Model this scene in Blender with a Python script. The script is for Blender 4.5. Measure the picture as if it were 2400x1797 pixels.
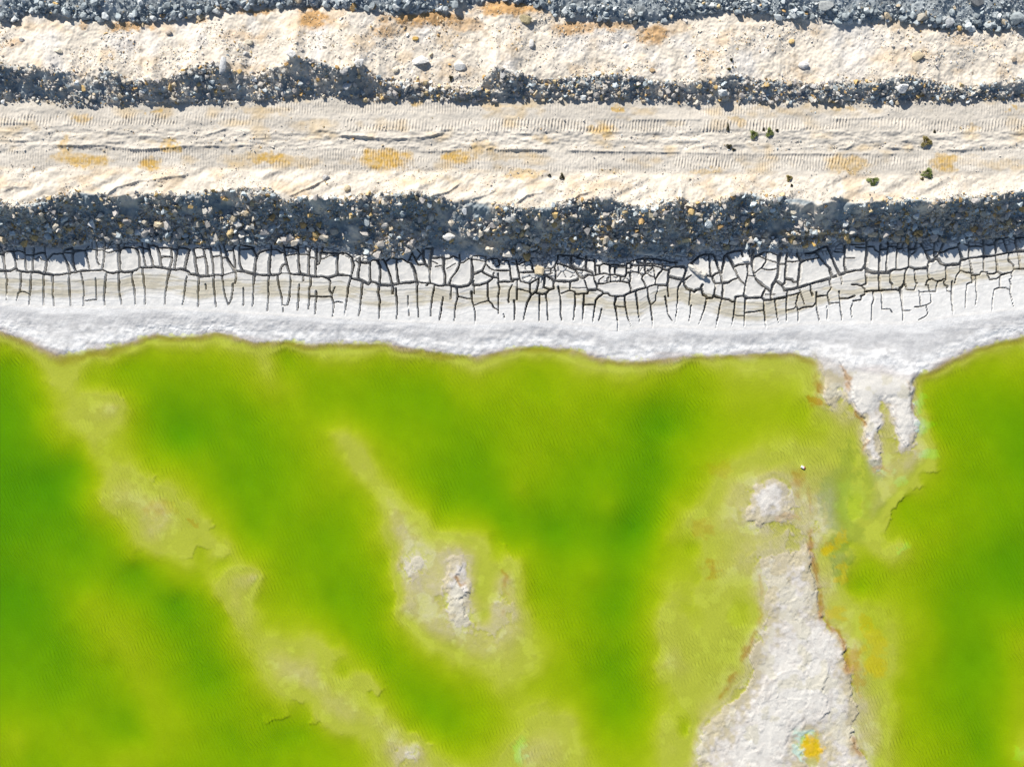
import bpy, bmesh, math, random
import numpy as np
from mathutils import Vector

for _o in list(bpy.data.objects):
    bpy.data.objects.remove(_o)
SC = bpy.context.scene
COL = SC.collection
rng = np.random.default_rng(7)
random.seed(7)

# ------------------------------------------------------------------ camera
CAM_H = 70.0            # metres above the lake
S = 40.0                # photograph pixels per metre at lake level
CU, CV = 1200.0, 898.5
cam = bpy.data.cameras.new('camera')
cam.sensor_width = 36.0
cam.lens = 36.0 * CAM_H / (2400.0 / S)
cam.clip_start = 1.0
cam.clip_end = 2000.0
cam_o = bpy.data.objects.new('camera', cam)
cam_o.location = (0, 0, CAM_H)
COL.objects.link(cam_o)
SC.camera = cam_o

# ------------------------------------------------------------------ sky, sun, exposure
SUN_EL = math.radians(36.0)
SUN_AZ = math.radians(29.0)          # west of the picture's up direction
world = bpy.data.worlds.new('World')
SC.world = world
world.use_nodes = True
wn = world.node_tree.nodes
wl = world.node_tree.links
wn.clear()
sky = wn.new('ShaderNodeTexSky')
sky.sky_type = 'NISHITA'
sky.sun_disc = False
sky.sun_elevation = SUN_EL
sky.sun_rotation = -SUN_AZ
sky.air_density = 1.0
sky.dust_density = 0.4
bg = wn.new('ShaderNodeBackground')
bg.inputs['Strength'].default_value = 0.072
wo = wn.new('ShaderNodeOutputWorld')
wl.new(sky.outputs['Color'], bg.inputs['Color'])
wl.new(bg.outputs['Background'], wo.inputs['Surface'])

sun = bpy.data.lights.new('sun', 'SUN')
sun.energy = 5.0
sun.angle = math.radians(0.5)
sun.color = (1.0, 0.945, 0.85)
sun_o = bpy.data.objects.new('sun', sun)
to_sun = Vector((-math.sin(SUN_AZ) * math.cos(SUN_EL), math.cos(SUN_AZ) * math.cos(SUN_EL), math.sin(SUN_EL)))
sun_o.rotation_euler = to_sun.to_track_quat('Z', 'Y').to_euler()
sun_o.location = (-20, 40, 50)
COL.objects.link(sun_o)

SC.view_settings.view_transform = 'Standard'
SC.view_settings.look = 'None'
SC.view_settings.exposure = 0.27
SC.view_settings.gamma = 1.0
SC.view_settings.use_curve_mapping = False
SC.cycles.use_denoising = True
SC.cycles.max_bounces = 4
SC.cycles.transparent_max_bounces = 8

# ------------------------------------------------------------------ small numeric helpers
def smooth(a, b, x):
    t = np.clip((x - a) / (b - a), 0, 1)
    return t * t * (3 - 2 * t)

def _hash(ix, iy, seed):
    h = (ix.astype(np.uint32) * np.uint32(374761393) + iy.astype(np.uint32) * np.uint32(668265263) + np.uint32(seed * 1442695041 & 0xffffffff))
    h = (h ^ (h >> np.uint32(13))) * np.uint32(1274126177)
    h = h ^ (h >> np.uint32(16))
    return (h & np.uint32(0xffffff)).astype(np.float32) / np.float32(0xffffff)

def vnoise(x, y, seed=0):
    x = np.asarray(x, np.float32); y = np.asarray(y, np.float32)
    fx = np.floor(x); fy = np.floor(y)
    tx = x - fx; ty = y - fy
    tx = tx * tx * tx * (tx * (tx * 6 - 15) + 10); ty = ty * ty * ty * (ty * (ty * 6 - 15) + 10)
    ix = fx.astype(np.int64); iy = fy.astype(np.int64)
    a = _hash(ix, iy, seed); b = _hash(ix + 1, iy, seed)
    c = _hash(ix, iy + 1, seed); d = _hash(ix + 1, iy + 1, seed)
    return (a + (b - a) * tx) * (1 - ty) + (c + (d - c) * tx) * ty - 0.5

def fbm(x, y, octaves=4, seed=0, gain=0.5):
    s = 0; amp = 1.0
    for o in range(octaves):
        s = s + amp * vnoise(x * 2 ** o + 17.3 * o, y * 2 ** o - 9.1 * o, seed + o * 13)
        amp *= gain
    return s * 1.6

def worley(x, y, seed=0, jitter=0.9):
    """distance gap between nearest and second nearest point, and a random number per cell"""
    x = np.asarray(x, np.float32); y = np.asarray(y, np.float32)
    ix = np.floor(x).astype(np.int64); iy = np.floor(y).astype(np.int64)
    f1 = np.full(x.shape, 9.0, np.float32); f2 = f1.copy(); cid = np.zeros(x.shape, np.float32)
    for dy in (-1, 0, 1):
        for dx in (-1, 0, 1):
            jx = ix + dx; jy = iy + dy
            px = jx + 0.5 + (_hash(jx, jy, seed) - 0.5) * jitter
            py = jy + 0.5 + (_hash(jx, jy, seed + 5) - 0.5) * jitter
            d = np.sqrt((x - px) ** 2 + (y - py) ** 2).astype(np.float32)
            near = d < f1
            f2 = np.where(near, f1, np.minimum(f2, d))
            cid = np.where(near, _hash(jx, jy, seed + 9), cid)
            f1 = np.where(near, d, f1)
    return f2 - f1, cid, f1

def pts(s):
    return np.array([[float(q) for q in p.split(',')] for p in s.split()])

def seg_dist(U, V, a, b):
    dx, dy = b[0] - a[0], b[1] - a[1]
    L = dx * dx + dy * dy + 1e-9
    t = np.clip(((U - a[0]) * dx + (V - a[1]) * dy) / L, 0, 1)
    return np.hypot(U - a[0] - t * dx, V - a[1] - t * dy), t

def to_world(u, v, z):
    k = (CAM_H - z) / CAM_H / S
    return (u - CU) * k, (CV - v) * k

# ------------------------------------------------------------------ survey lines traced off the photograph (photo pixels)
L1 = pts('-400,50 0,54 40,51 65,24 108,38 145,36 195,47 250,49 307,50 362,50 427,47 463,36 524,25 579,18 687,14 800,18 890,27 963,31 1035,25 1090,18 1125,5 1180,0 1252,11 1288,29 1324,38 1379,42 1433,45 1487,54 1541,54 1600,40 1636,33 1708,24 1730,38 1802,29 1824,43 1889,43 1980,56 2052,47 2106,47 2160,58 2215,69 2269,69 2341,70 2400,65 2800,60')
L2 = pts('-400,160 0,155 72,163 119,166 163,174 192,184 217,174 253,166 289,184 325,195 380,195 427,177 463,155 513,155 550,170 597,177 633,163 669,145 705,141 752,148 800,163 843,152 872,177 908,192 963,195 1017,203 1060,213 1118,211 1135,185 1162,161 1198,170 1234,181 1270,192 1306,193 1350,184 1397,181 1451,183 1505,188 1541,199 1600,192 1672,188 1719,181 1781,193 1835,192 1889,203 1925,199 1980,197 2052,197 2095,183 2142,183 2197,199 2258,210 2323,203 2400,186 2800,195')
L3 = pts('-400,240 0,235 108,235 152,246 217,246 282,242 362,242 434,239 506,239 615,235 669,231 690,224 741,222 800,231 908,231 1053,231 1162,235 1306,231 1451,231 1600,239 1745,239 1889,237 2034,239 2179,237 2269,235 2323,231 2400,228 2800,232')
L4 = pts('-400,396 0,396 400,392 800,400 1200,404 1600,408 2000,412 2400,406 2800,406')
L5 = pts('-400,470 0,472 22,485 72,481 98,472 145,456 199,454 246,460 260,469 307,461 380,456 416,460 470,454 542,447 633,447 669,472 705,469 741,465 800,465 890,458 945,454 981,454 1017,461 1060,478 1107,476 1162,481 1234,490 1288,487 1335,472 1379,474 1433,469 1462,483 1509,490 1552,474 1600,467 1618,483 1654,478 1708,465 1763,460 1817,465 1871,467 1918,478 1962,465 1998,476 2070,472 2142,469 2197,476 2251,461 2305,465 2359,451 2400,447 2800,455')
L6 = pts('-400,575 0,577 90,574 119,579 163,577 217,566 289,563 362,565 434,570 506,570 560,574 615,570 687,570 759,574 800,581 829,595 908,606 945,599 981,580 1035,583 1089,595 1162,603 1234,603 1270,604 1306,590 1379,592 1433,604 1487,599 1600,600 1636,592 1708,584 1781,581 1871,584 1925,577 1962,566 2034,563 2124,566 2179,563 2269,559 2341,556 2400,545 2800,560')
L7 = pts('-400,635 0,635 102,641 126,645 230,639 282,640 324,630 400,632 466,647 554,640 600,644 670,642 760,650 800,645 862,666 900,668 976,660 1008,660 1071,672 1106,662 1200,655 1240,660 1350,660 1420,680 1500,690 1535,668 1600,655 1700,690 1800,697 1841,680 1960,648 2040,638 2130,628 2200,620 2270,605 2400,589 2800,595')
LT = pts('-400,716 0,714 100,718 250,720 400,722 600,735 800,745 900,752 1100,758 1245,752 1400,764 1450,782 1500,764 1600,766 1700,772 1800,768 1900,757 2050,756 2120,758 2240,740 2400,722 2800,730')
LW = pts('-400,775 0,772 36,786 72,797 109,815 149,828 196,824 203,815 254,813 308,797 362,780 395,787 453,786 507,777 543,783 598,800 670,797 725,804 800,803 909,804 981,815 1054,828 1119,832 1162,822 1217,810 1271,812 1343,817 1398,833 1452,845 1507,842 1600,832 1672,832 1781,826 1861,824 1890,835 1940,850 2000,862 2070,872 2130,882 2162,873 2216,841 2288,812 2400,786 2800,780')

Z3, Z4, Z6 = 2.30, 2.30, 0.55
def line_world(L, z):
    x, y = to_world(L[:, 0], L[:, 1], z)
    return x, y
def line_at(L, z, X):
    x, y = line_world(L, z)
    return np.interp(X, x, y)

# ------------------------------------------------------------------ lake bed: optical depth read off the photograph (u,v,depth index)
BED = '''
0,805,.35 18,859,1.2 36,967,1.5 18,1112,1.9 127,1130,1.9 36,1257,1.8 90,840,.3 120,895,.3 120,985,.5 83,949,1.0 145,1040,.7 170,1094,1.5 203,1076,.55
217,1148,.55 203,1203,.9 174,1221,1.4 254,1177,.2 326,1203,.13 380,1192,.08 254,1257,1.0 326,1257,.2 398,1257,.2 471,1239,.25 518,1293,.15 471,1293,.5
308,1311,.7 362,1293,.3 435,1330,.4 181,1293,1.5 326,1337,1.4 163,840,.2 174,895,.3 217,888,.6 199,859,.3 225,924,.3 235,967,.15 279,949,.1 272,1040,.4
326,1040,.6 254,840,.3 290,859,.9 362,840,.7 362,895,1.0 326,931,.8 362,967,1.3 417,1022,1.8 453,1004,1.7 398,931,1.3 471,949,1.3 471,840,.6 507,804,.3
580,822,.3 543,877,.7 634,859,.3 670,840,.8 634,913,.5 688,913,.55 598,967,1.2 543,1022,1.3 688,986,.8 761,895,.9 761,967,.8 779,1022,.35 725,1058,.8
790,1094,.6 471,1076,1.1 398,1094,.7 344,1094,.5 543,1130,1.4 616,1167,1.4 471,1149,.7 543,1203,.9 580,1221,1.3 652,1221,1.2 725,1185,.9 761,1257,1.3
652,1293,1.0 580,1293,.7 779,1149,.8
909,837,.5 872,895,1.0 945,913,1.2 836,967,.9 1017,859,.6 1090,895,.6 1035,967,1.2 1090,859,.3 1126,938,.7 1199,877,.7 1271,870,.75 1271,848,.5
1343,931,.7 1235,967,.8 1235,1076,.8 1217,1149,.85 1126,1004,1.1 1108,1094,1.4 1144,1167,1.5 1054,1040,1.2 981,1040,1.0 981,1112,1.0 909,1040,.8
1036,1185,1.1 1126,1185,1.2 1180,1221,1.4 1307,1239,1.7 1380,1094,1.3 1416,931,.75 1452,895,.4 1507,924,.8 1543,967,1.6 1554,1004,1.8 1536,1094,1.6
1470,1040,1.2 1398,1022,1.0 1579,1040,1.1 1488,1239,2.1 1507,1185,1.7 1380,1185,1.2 1434,1185,1.1 1579,1185,.6 1561,1257,.5 1380,1311,1.1 1253,1293,.9
1199,1275,.9 1144,1250,.45 1072,1232,.5 1017,1185,.8 818,1022,.3 854,1094,.15 836,1130,.5 818,1167,.9 901,1167,.13 927,1196,.08 909,1239,.12 963,1221,.15
981,1203,.3 945,1149,.5 927,1112,.6 872,1203,.6 854,1275,.8 818,1293,1.1 981,1275,.06 927,1330,.1 1054,1275,.12 1110,1272,.2 1165,1290,.5
1046,1328,.01 1075,1318,-.06 1020,1340,.07 990,1400,.08 1000,1430,.07 1075,1340,-.08 1060,1357,-.07 1085,1368,-.08 1095,1388,-.08 1073,1402,-.05 1035,1385,-.005 1010,1370,.04 1100,1430,-.015 1110,1460,.01
1130,1370,.24 1122,1325,.2 1136,1438,.24 1112,1345,.15 1145,1400,.2 1183,1358,.05 1180,1402,-.01 1165,1449,.03 1154,1481,.02 1148,1427,.06 1209,1358,.15 1227,1431,.2 1234,1474,.2 1216,1322,.25 1235,1335,.6
1263,1395,.8 1270,1449,.6 1306,1431,.7 945,1377,.1 930,1424,.13 909,1413,.8 890,1467,.9 963,1453,.15 999,1474,.08 1053,1467,.04 1126,1521,.08 1185,1500,.1 1089,1547,.2
1162,1565,.2 1198,1594,.22 1234,1557,.25 1270,1547,.35 1252,1612,.5 1053,1557,.4 1017,1575,.7 1089,1594,.55 963,1539,.7 945,1612,1.1 909,1557,1.1
854,1503,1.0 818,1485,.9 807,1532,.35 836,1575,.4 854,1594,.2 872,1630,.45 887,1615,.3 836,1666,.12 890,1684,.15 927,1720,.12 981,1749,.05 872,1738,.3
818,1738,.5 836,1774,.6 927,1684,.45 963,1702,.7 999,1666,1.2 1053,1702,1.1 1126,1684,.8 1126,1738,.6 1035,1756,.5 999,1774,.15 1053,1785,.3
1198,1756,.25 1216,1767,.1 1252,1702,.2 1288,1738,.13 1306,1774,.13 1288,1666,.3 1342,1684,.35 1360,1756,.25 1397,1720,.7 1379,1648,.8 1342,1612,.7
1306,1575,.6 1342,1521,.7 1397,1503,1.0 1451,1431,1.5 1469,1377,1.5 1433,1557,1.4 1451,1666,1.3 1505,1539,.9 1523,1612,.7 1505,1738,.6 1469,1774,.6
1324,1340,1.0 1397,1340,1.0 1523,1358,.7 1559,1377,.35 1559,1449,.2 1541,1557,.2 1578,1575,.15 1570,1666,.35 1559,1702,.2 1578,1756,.15 1541,1774,.3
1523,1467,.5 818,1340,1.2 836,1286,1.0 872,1413,1.1 898,1322,.7
36,1286,1.6 36,1395,1.9 127,1322,1.4 108,1413,1.6 181,1358,1.2 199,1413,.7 253,1395,.9 307,1333,1.4 362,1377,1.2 412,1413,1.7 326,1431,.9 271,1503,.6
235,1449,.65 253,1557,1.0 307,1557,.65 326,1612,.65 362,1503,.9 416,1539,1.1 380,1630,.75 344,1684,.7 416,1684,.7 470,1539,1.3 488,1594,1.4 470,1467,1.2
434,1449,1.4 524,1449,.8 470,1406,1.1 416,1369,.8 434,1322,.35 506,1377,.25 542,1424,.2 568,1456,.15 560,1387,.15 593,1344,.06 579,1322,.3 524,1322,.5
615,1395,.6 633,1340,.8 615,1286,.9 723,1358,1.0 778,1395,1.3 687,1431,.75 615,1467,.45 560,1485,.35 579,1521,.4 542,1525,.7 542,1575,1.0 579,1612,.7
597,1594,.5 651,1521,.15 633,1557,.15 705,1557,.1 694,1518,.25 723,1503,.2 741,1474,.45 778,1521,.35 759,1557,.2 788,1557,.4 770,1594,.2 796,1575,.5
669,1594,.12 723,1612,.1 778,1648,.1 651,1623,.3 669,1666,.55 698,1651,.5 633,1666,.8 597,1702,.9 651,1720,1.2 705,1720,1.1 741,1684,.3 785,1709,.3
778,1756,.75 542,1720,1.2 597,1774,1.1 488,1774,.9 687,1774,.9 506,1666,1.0 36,1503,1.6 72,1539,1.5 163,1521,1.4 145,1575,1.4 217,1612,1.2 289,1684,1.3
307,1720,1.2 181,1684,.95 108,1666,1.1 36,1630,1.2 36,1738,.65 22,1774,.7 72,1774,1.0 127,1767,.85 217,1774,.8 289,1767,.6 362,1767,.65 235,1539,.85
1618,859,.6 1636,844,.35 1709,840,.2 1817,838,.15 1854,843,.15 1875,862,.2 1745,877,.35 1817,913,.4 1890,924,.3 1908,942,.12 1913,895,.12 1709,949,.5
1618,931,.9 1611,1004,1.2 1817,967,.5 1890,967,.5 1854,1004,.45 1944,986,.2 1933,1014,.35 1745,1022,.55 1672,1022,.7 1672,1076,.5 1781,1058,.3 1854,1047,.25
1908,1062,.2 1944,1051,.3 1636,1112,.7 1691,1112,.25 1727,1098,.2 1799,1094,.18 1836,1083,.2 1618,1185,.45 1654,1167,.3 1691,1167,.18 1636,1239,.2
1691,1232,.12 1738,1177,.04 1781,1167,-.08 1817,1130,-.08 1846,1149,-.03 1763,1214,-.03 1817,1203,-.04 1872,1149,.05 1864,1112,.1 1890,1167,.05 1908,1149,.10
1944,1105,.15 1962,1167,.09 1980,1094,.16 1999,1076,.35 2006,1112,.3 2009,1167,.35 1999,1203,.4 1962,1221,.11 1944,1257,.10 1926,1293,.11 1980,1257,.14
1999,1232,.25 2035,1185,.15 2053,1159,.12 2035,1094,.1 2071,1130,.1 2064,1185,.12 2096,1130,.13 2107,1159,.15 2125,1120,.12 2143,1105,.1 2162,1112,.4
2162,1138,.4 2125,1149,.35 2118,1185,.75 2180,1185,.75 2089,1221,.5 2071,1250,.4 2046,1217,.15 2035,1257,.25 2107,1257,.5 2118,1286,.25 2162,1257,.7
2198,1257,.7 2216,1185,.9 2288,1185,1.0 2361,1149,1.2 2379,1257,1.4 2325,1312,1.5 2288,1112,1.1 2325,1058,1.1 2379,986,1.4 2386,1076,1.5 2270,1004,1.05
2216,1040,.8 2198,1004,.85 2194,949,.8 2234,967,.95 2252,913,.9 2325,931,1.1 2379,859,.5 2325,851,.6 2270,877,.65 2379,815,.35 2307,830,.3 2234,859,.35
2198,866,.25 2180,895,.4 2169,878,.15 2158,913,.25 2154,949,.15 2169,996,.15 2172,1058,.1 2187,1047,.2 2194,1094,.35 2154,1025,.1 2216,1112,.8
1970,906,.03 1977,949,.06 1999,996,.12 2017,982,.08 1984,982,.08 1970,1022,.2 1999,1033,.25 2071,953,.03 2075,996,.06 2085,1040,.08 2089,1076,.1
2107,1094,.08 2125,1069,.05 1926,862,-.05 1937,913,-.05 1948,953,-.03 1999,913,-.05 2017,953,-.06 2046,986,-.06 2049,1040,-.04 2057,1076,-.02 2038,1062,-.01
2107,931,-.1 2122,986,-.08 2125,1033,-.05 2053,895,-.1 2071,835,-.18 1999,845,-.12 2107,877,-.12 2135,905,-.06 1955,865,-.07 1978,878,-.05 2040,930,-.10 2085,905,-.12 2018,925,-.08 2090,960,-.03 2066,1010,.0 2035,1010,-.05 2062,1095,-.02 2110,1060,-.01
1781,1304,0 1854,1312,-.01 1763,1257,.1 1817,1257,.07 1854,1268,.02 1890,1275,.01 1897,1293,-.04 1745,1293,.08 1709,1275,.15 1672,1293,.2 1691,1330,.15
1636,1312,.35 1611,1293,.5 1912,1312,.08 1824,1304,-.01 1875,1330,-.06 1835,1377,-.05 1882,1395,-.07 1853,1449,-.07 1918,1467,-.08 1954,1496,-.08
1835,1503,-.08 1781,1521,-.04 1889,1539,-.08 1853,1612,-.12 1962,1594,-.08 1980,1666,-.07 1763,1594,-.02 1727,1648,-.02 1690,1720,-.03 1817,1720,-.12
1654,1756,-.02 1799,1774,-.1 1962,1738,-.06 1998,1774,-.06 2023,1785,-.05 1904,1749,.03 1903,1770,.01 1904,1728,.01
1925,1340,.1 1944,1413,.15 1962,1449,.15 1998,1474,.15 2016,1503,.1 1998,1539,.05 2012,1568,.05 2016,1612,.06 2016,1684,.06 2052,1666,.1 2034,1720,.07
2016,1738,.04 2070,1720,.1 2052,1774,.12 2088,1756,.35 2099,1684,.4 2081,1641,.2 2124,1612,.6 2088,1594,.35 2052,1557,.3 2052,1503,.3 2034,1460,.4
2099,1467,.35 2099,1521,.25 2096,1568,.25 2124,1539,.5 2063,1424,.35 2027,1413,.35 2005,1431,.15 2016,1377,.9 2034,1333,.7 2088,1340,.5 2088,1395,.5
2052,1286,.3 2114,1286,.2 1976,1304,.10 1962,1358,.11 1973,1395,.16 1991,1279,.4 1936,1293,.2 1969,1272,.25 2142,1358,.7 2179,1304,.8 2179,1431,.8
2153,1503,.6 2161,1575,.8 2142,1666,.7 2124,1738,.6 2197,1503,.9 2215,1575,1.2 2251,1431,1.4 2269,1358,1.4 2359,1304,1.7 2378,1395,1.5 2305,1449,1.3
2305,1539,1.5 2269,1648,1.3 2341,1575,1.2 2378,1539,.7 2392,1503,.6 2359,1648,.9 2323,1684,1.2 2305,1738,1.3 2251,1738,.9 2197,1702,.9 2179,1756,.7
2341,1774,1.0 2378,1720,.6 2396,1764,.3 2394,1648,.6 1636,1358,.4 1672,1333,.15 1618,1286,.6 1690,1377,.15 1654,1406,.2 1618,1431,.35 1708,1395,.2
1745,1413,.35 1756,1460,.3 1763,1395,.15 1788,1377,.03 1784,1420,.05 1781,1467,.06 1690,1467,.22 1708,1503,.25 1636,1503,.3 1690,1557,.2 1636,1575,.2
1727,1539,.2 1748,1528,.1 1719,1583,.1 1683,1630,.13 1636,1630,.2 1618,1666,.25 1654,1655,.1 1647,1702,.02 1611,1716,.6 1607,1767,.25 1622,1738,.03 1629,1774,.02
-60,900,1.3 -60,1100,1.9 -60,1400,1.8 -60,1750,1.0 2460,850,.5 2460,1100,1.5 2460,1400,1.5 2460,1700,.6 0,1860,1.0 400,1860,1.0 800,1860,.6 1200,1860,.3 1500,1860,.6 1700,1860,-.05 1900,1860,-.08 2100,1860,.3 2350,1860,1.0
'''
_b = np.array([[float(q) for q in p.split(',')] for p in BED.split()])
_sp = (_b[:, 0] > 1990) & (_b[:, 0] < 2142) & (_b[:, 1] < 1092) & (_b[:, 2] < 0)
_b[_sp, 2] = _b[_sp, 2] * 1.6 - .05
_lw = []
for _u in range(-60, 2461, 18):
    _v = float(np.interp(_u, LW[:, 0], LW[:, 1]))
    _vt = float(np.interp(_u, LT[:, 0], LT[:, 1]))
    pen = 1905 < _u < 2150
    if not pen:
        _lw.append((_u, _v, 0.0)); _lw.append((_u, _v + 12, 0.13))
    _lw.append((_u, _v - 14, -0.04 if not pen else -0.12)); _lw.append((_u, 0.5 * (_v + _vt), -0.13)); _lw.append((_u, _vt, -0.25)); _lw.append((_u, _vt - 40, -0.35))
_b = np.vstack([_b, np.array(_lw)])
def _phi(r):
    return r ** 1.5
def rbf_fit(P):
    n = len(P)
    x = P[:, :2] / 100.0
    r = np.hypot(x[:, None, 0] - x[None, :, 0], x[:, None, 1] - x[None, :, 1])
    A = np.zeros((n + 1, n + 1))
    A[:n, :n] = _phi(r) - np.eye(n) * 0.01
    A[:n, n] = 1; A[n, :n] = 1
    w = np.linalg.solve(A, np.append(P[:, 2], 0))
    return x, w
_rx, _rw = rbf_fit(_b)
# evaluated once on a coarse lattice, then read by interpolation
_gu = np.arange(-80, 2481, 8.0); _gv = np.arange(640, 1881, 8.0)
_G = np.zeros((len(_gv), len(_gu)), np.float32)
for _i, _v in enumerate(_gv):
    _r = np.hypot(_gu[:, None] / 100 - _rx[None, :, 0], _v / 100 - _rx[None, :, 1])
    _G[_i] = _phi(_r) @ _rw[:-1] + _rw[-1]
def bilin(G, gu, gv, U, V):
    fu = np.clip((U - gu[0]) / (gu[1] - gu[0]), 0, len(gu) - 1.001); fv = np.clip((V - gv[0]) / (gv[1] - gv[0]), 0, len(gv) - 1.001)
    i = fu.astype(int); j = fv.astype(int); a = fu - i; b = fv - j
    return (G[j, i] * (1 - a) + G[j, i + 1] * a) * (1 - b) + (G[j + 1, i] * (1 - a) + G[j + 1, i + 1] * a) * b

# ------------------------------------------------------------------ terrain: heights
def knots(X):
    y1 = line_at(L1, 2.8, X); y2 = line_at(L2, 3.35, X); y3 = line_at(L3, Z3, X); y4 = line_at(L4, Z4, X)
    y5 = line_at(L5, 3.0, X); y6 = line_at(L6, Z6, X); y7 = line_at(L7, 0.42, X); yt = line_at(LT, 0.2, X); yw = line_at(LW, 0.0, X)
    y5 = y5 + .20 * fbm(X / .9, X * 0, 3, 703); y2 = y2 + .14 * fbm(X / .8, X * 0, 3, 704)
    s2 = .69 + .26 * fbm(X / 2.0, X * 0, 2, 701); s5 = .725 + .17 * fbm(X / 2.6, X * 0, 2, 702)
    z2 = Z3 + np.clip(s2 * (y2 - y3), 0.3, 1.9)
    z5 = np.maximum(Z6 + s5 * (y5 - y6), Z4 + .28)
    ym2 = y2 + .42 * (y3 - y2); zm2 = z2 + .47 * (Z3 - z2)         # faces are a little steeper at the top than at the foot
    ym5 = y5 + .42 * (y6 - y5); zm5 = z5 + .47 * (Z6 - z5)
    o = np.ones_like(X)
    Y = [y1 + 400, y1 + 9.0, y1 + 4.0, y1 + 0.45, y1, y2, ym2, y3, y4, y5, ym5, y6, y7, yt, yw, yw - 900.0]
    Z = [5.6 * o, 5.2 * o, 4.3 * o, 3.12 * o, 2.80 * o, z2, zm2, Z3 * o, Z4 * o, z5, zm5, Z6 * o, 0.43 * o, 0.20 * o, 0.0 * o, 0.0 * o]
    return Y, Z

def base_height(X1, Yg):
    Y, Z = knots(X1)
    z = np.zeros_like(Yg)
    for k in range(len(Y) - 1):
        ya, yb, za, zb = Y[k][None, :], Y[k + 1][None, :], Z[k][None, :], Z[k + 1][None, :]
        t = (ya - Yg) / np.maximum(ya - yb, 1e-3)
        m = (t >= 0) & (t < 1)
        z = np.where(m, za + (zb - za) * t, z)
    return z

def scarp(U, V, line, amp, back):
    L = pts(line) if isinstance(line, str) else line
    vl = np.interp(U, L[:, 0], L[:, 1]) + 2.0 * vnoise(U / 9, V * 0 + 3.7, 77)
    e = smooth(L[0, 0], L[0, 0] + 14, U) * smooth(-L[-1, 0], -L[-1, 0] + 14, -U)
    dv = vl - V
    return (.95 if L[0, 1] < 400 else .5 if L[0, 1] < 500 else 1.4) * amp * e * np.where(dv > 0, np.exp(-dv / back), np.exp(dv / 2.2)) * (1 + 0.7 * vnoise(U / 14, V / 30, 5))

SCARPS = [   # small wheel-rut and windrow edges on the road and the shoulder: line, height, run
    ('0,290 40,289 92,290', .05, 8), ('100,301 140,296 175,290', .05, 8), ('127,340 180,342 246,341 325,352 434,344 520,343 600,341', .10, 9),
    ('0,308 40,310 90,309', .05, 7), ('5,328 50,330 90,330', .05, 7), ('240,312 260,306 290,300', .06, 8), ('470,320 500,312 540,300', .09, 8), ('735,305 770,309 800,313', .10, 9),
    ('790,318 850,321 890,325 945,326 1000,322 1046,311', .14, 10), ('980,356 1030,355 1075,352', .07, 8), ('1100,322 1130,330 1162,337', .07, 8),
    ('1132,347 1180,351 1234,352 1290,353', .12, 9), ('1320,353 1400,355 1500,357 1600,358', .10, 8), ('1600,358 1700,361 1800,362 1900,361 2106,362', .06, 7),
    ('1955,351 1985,348 2003,338', .12, 8), ('2068,346 2100,348 2147,351', .13, 8), ('2088,334 2120,331 2150,329', .07, 8), ('2210,350 2240,352 2283,351', .11, 8), ('2215,326 2250,330 2318,331', .05, 8),
    ('1840,308 1870,306 1898,300', .07, 9), ('1470,283 1540,281 1650,281', .05, 6), ('1950,279 2000,279 2050,277 2080,271', .05, 6), ('1190,315 1220,314 1255,314', .06, 6),
    ('2180,333 2250,333 2310,332', .05, 8), ('20,420 60,418 90,412', .06, 8), ('0,441 20,437 50,436', .14, 10),
    ('244,463 275,440 325,425 380,418 440,411', .22, 12), ('672,462 690,456 730,438 770,418', .36, 14), ('0,452 30,440 80,436', .15, 10),
    ('1000,463 1050,450 1086,425', .30, 13), ('1100,470 1146,455 1166,443', .22, 12), ('1205,480 1235,458 1280,450', .28, 13), ('1335,475 1357,458 1395,448', .26, 13), ('1455,480 1470,464', .2, 10),
    ('1160,420 1230,430 1290,428', .05, 8), ('1390,432 1420,424 1450,416', .07, 8), ('1690,462 1715,452 1728,447', .14, 10), ('1915,478 1925,460 1930,440', .10, 8), ('1990,440 2020,434 2060,434', .05, 8),
    # little sunlit benches at the foot of the bank
    ('1364,562 1400,563 1440,564 1487,558', .16, 7), ('1815,557 1850,553 1900,549 1960,545 1992,540', .22, 8), ('2225,540 2260,541', .1, 6), ('2325,537 2360,533 2400,530 2440,528', .22, 8),
    ('1880,578 1905,572 1930,565', .18, 8), ('0,580 30,576', .1, 6),
    # shadow lip at the foot of the upper berm
    ('1045,232 1090,222 1150,219 1220,224', .14, 7), ('330,242 420,238 540,236', .12, 7), ('1860,232 1950,233 2040,236', .10, 6),
]
TRACKS = [   # crawler tread prints: upper v, lower v, pitch, height, skew
    (238, 266, 6.3, .045, .00), (268, 293, 7.2, .085, .12), (280, 306, 7.6, .085, .10), (350, 372, 6.2, .055, .0), (373, 400, 6.6, .055, -.05), (366, 390, 7.4, .065, .15)]

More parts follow.
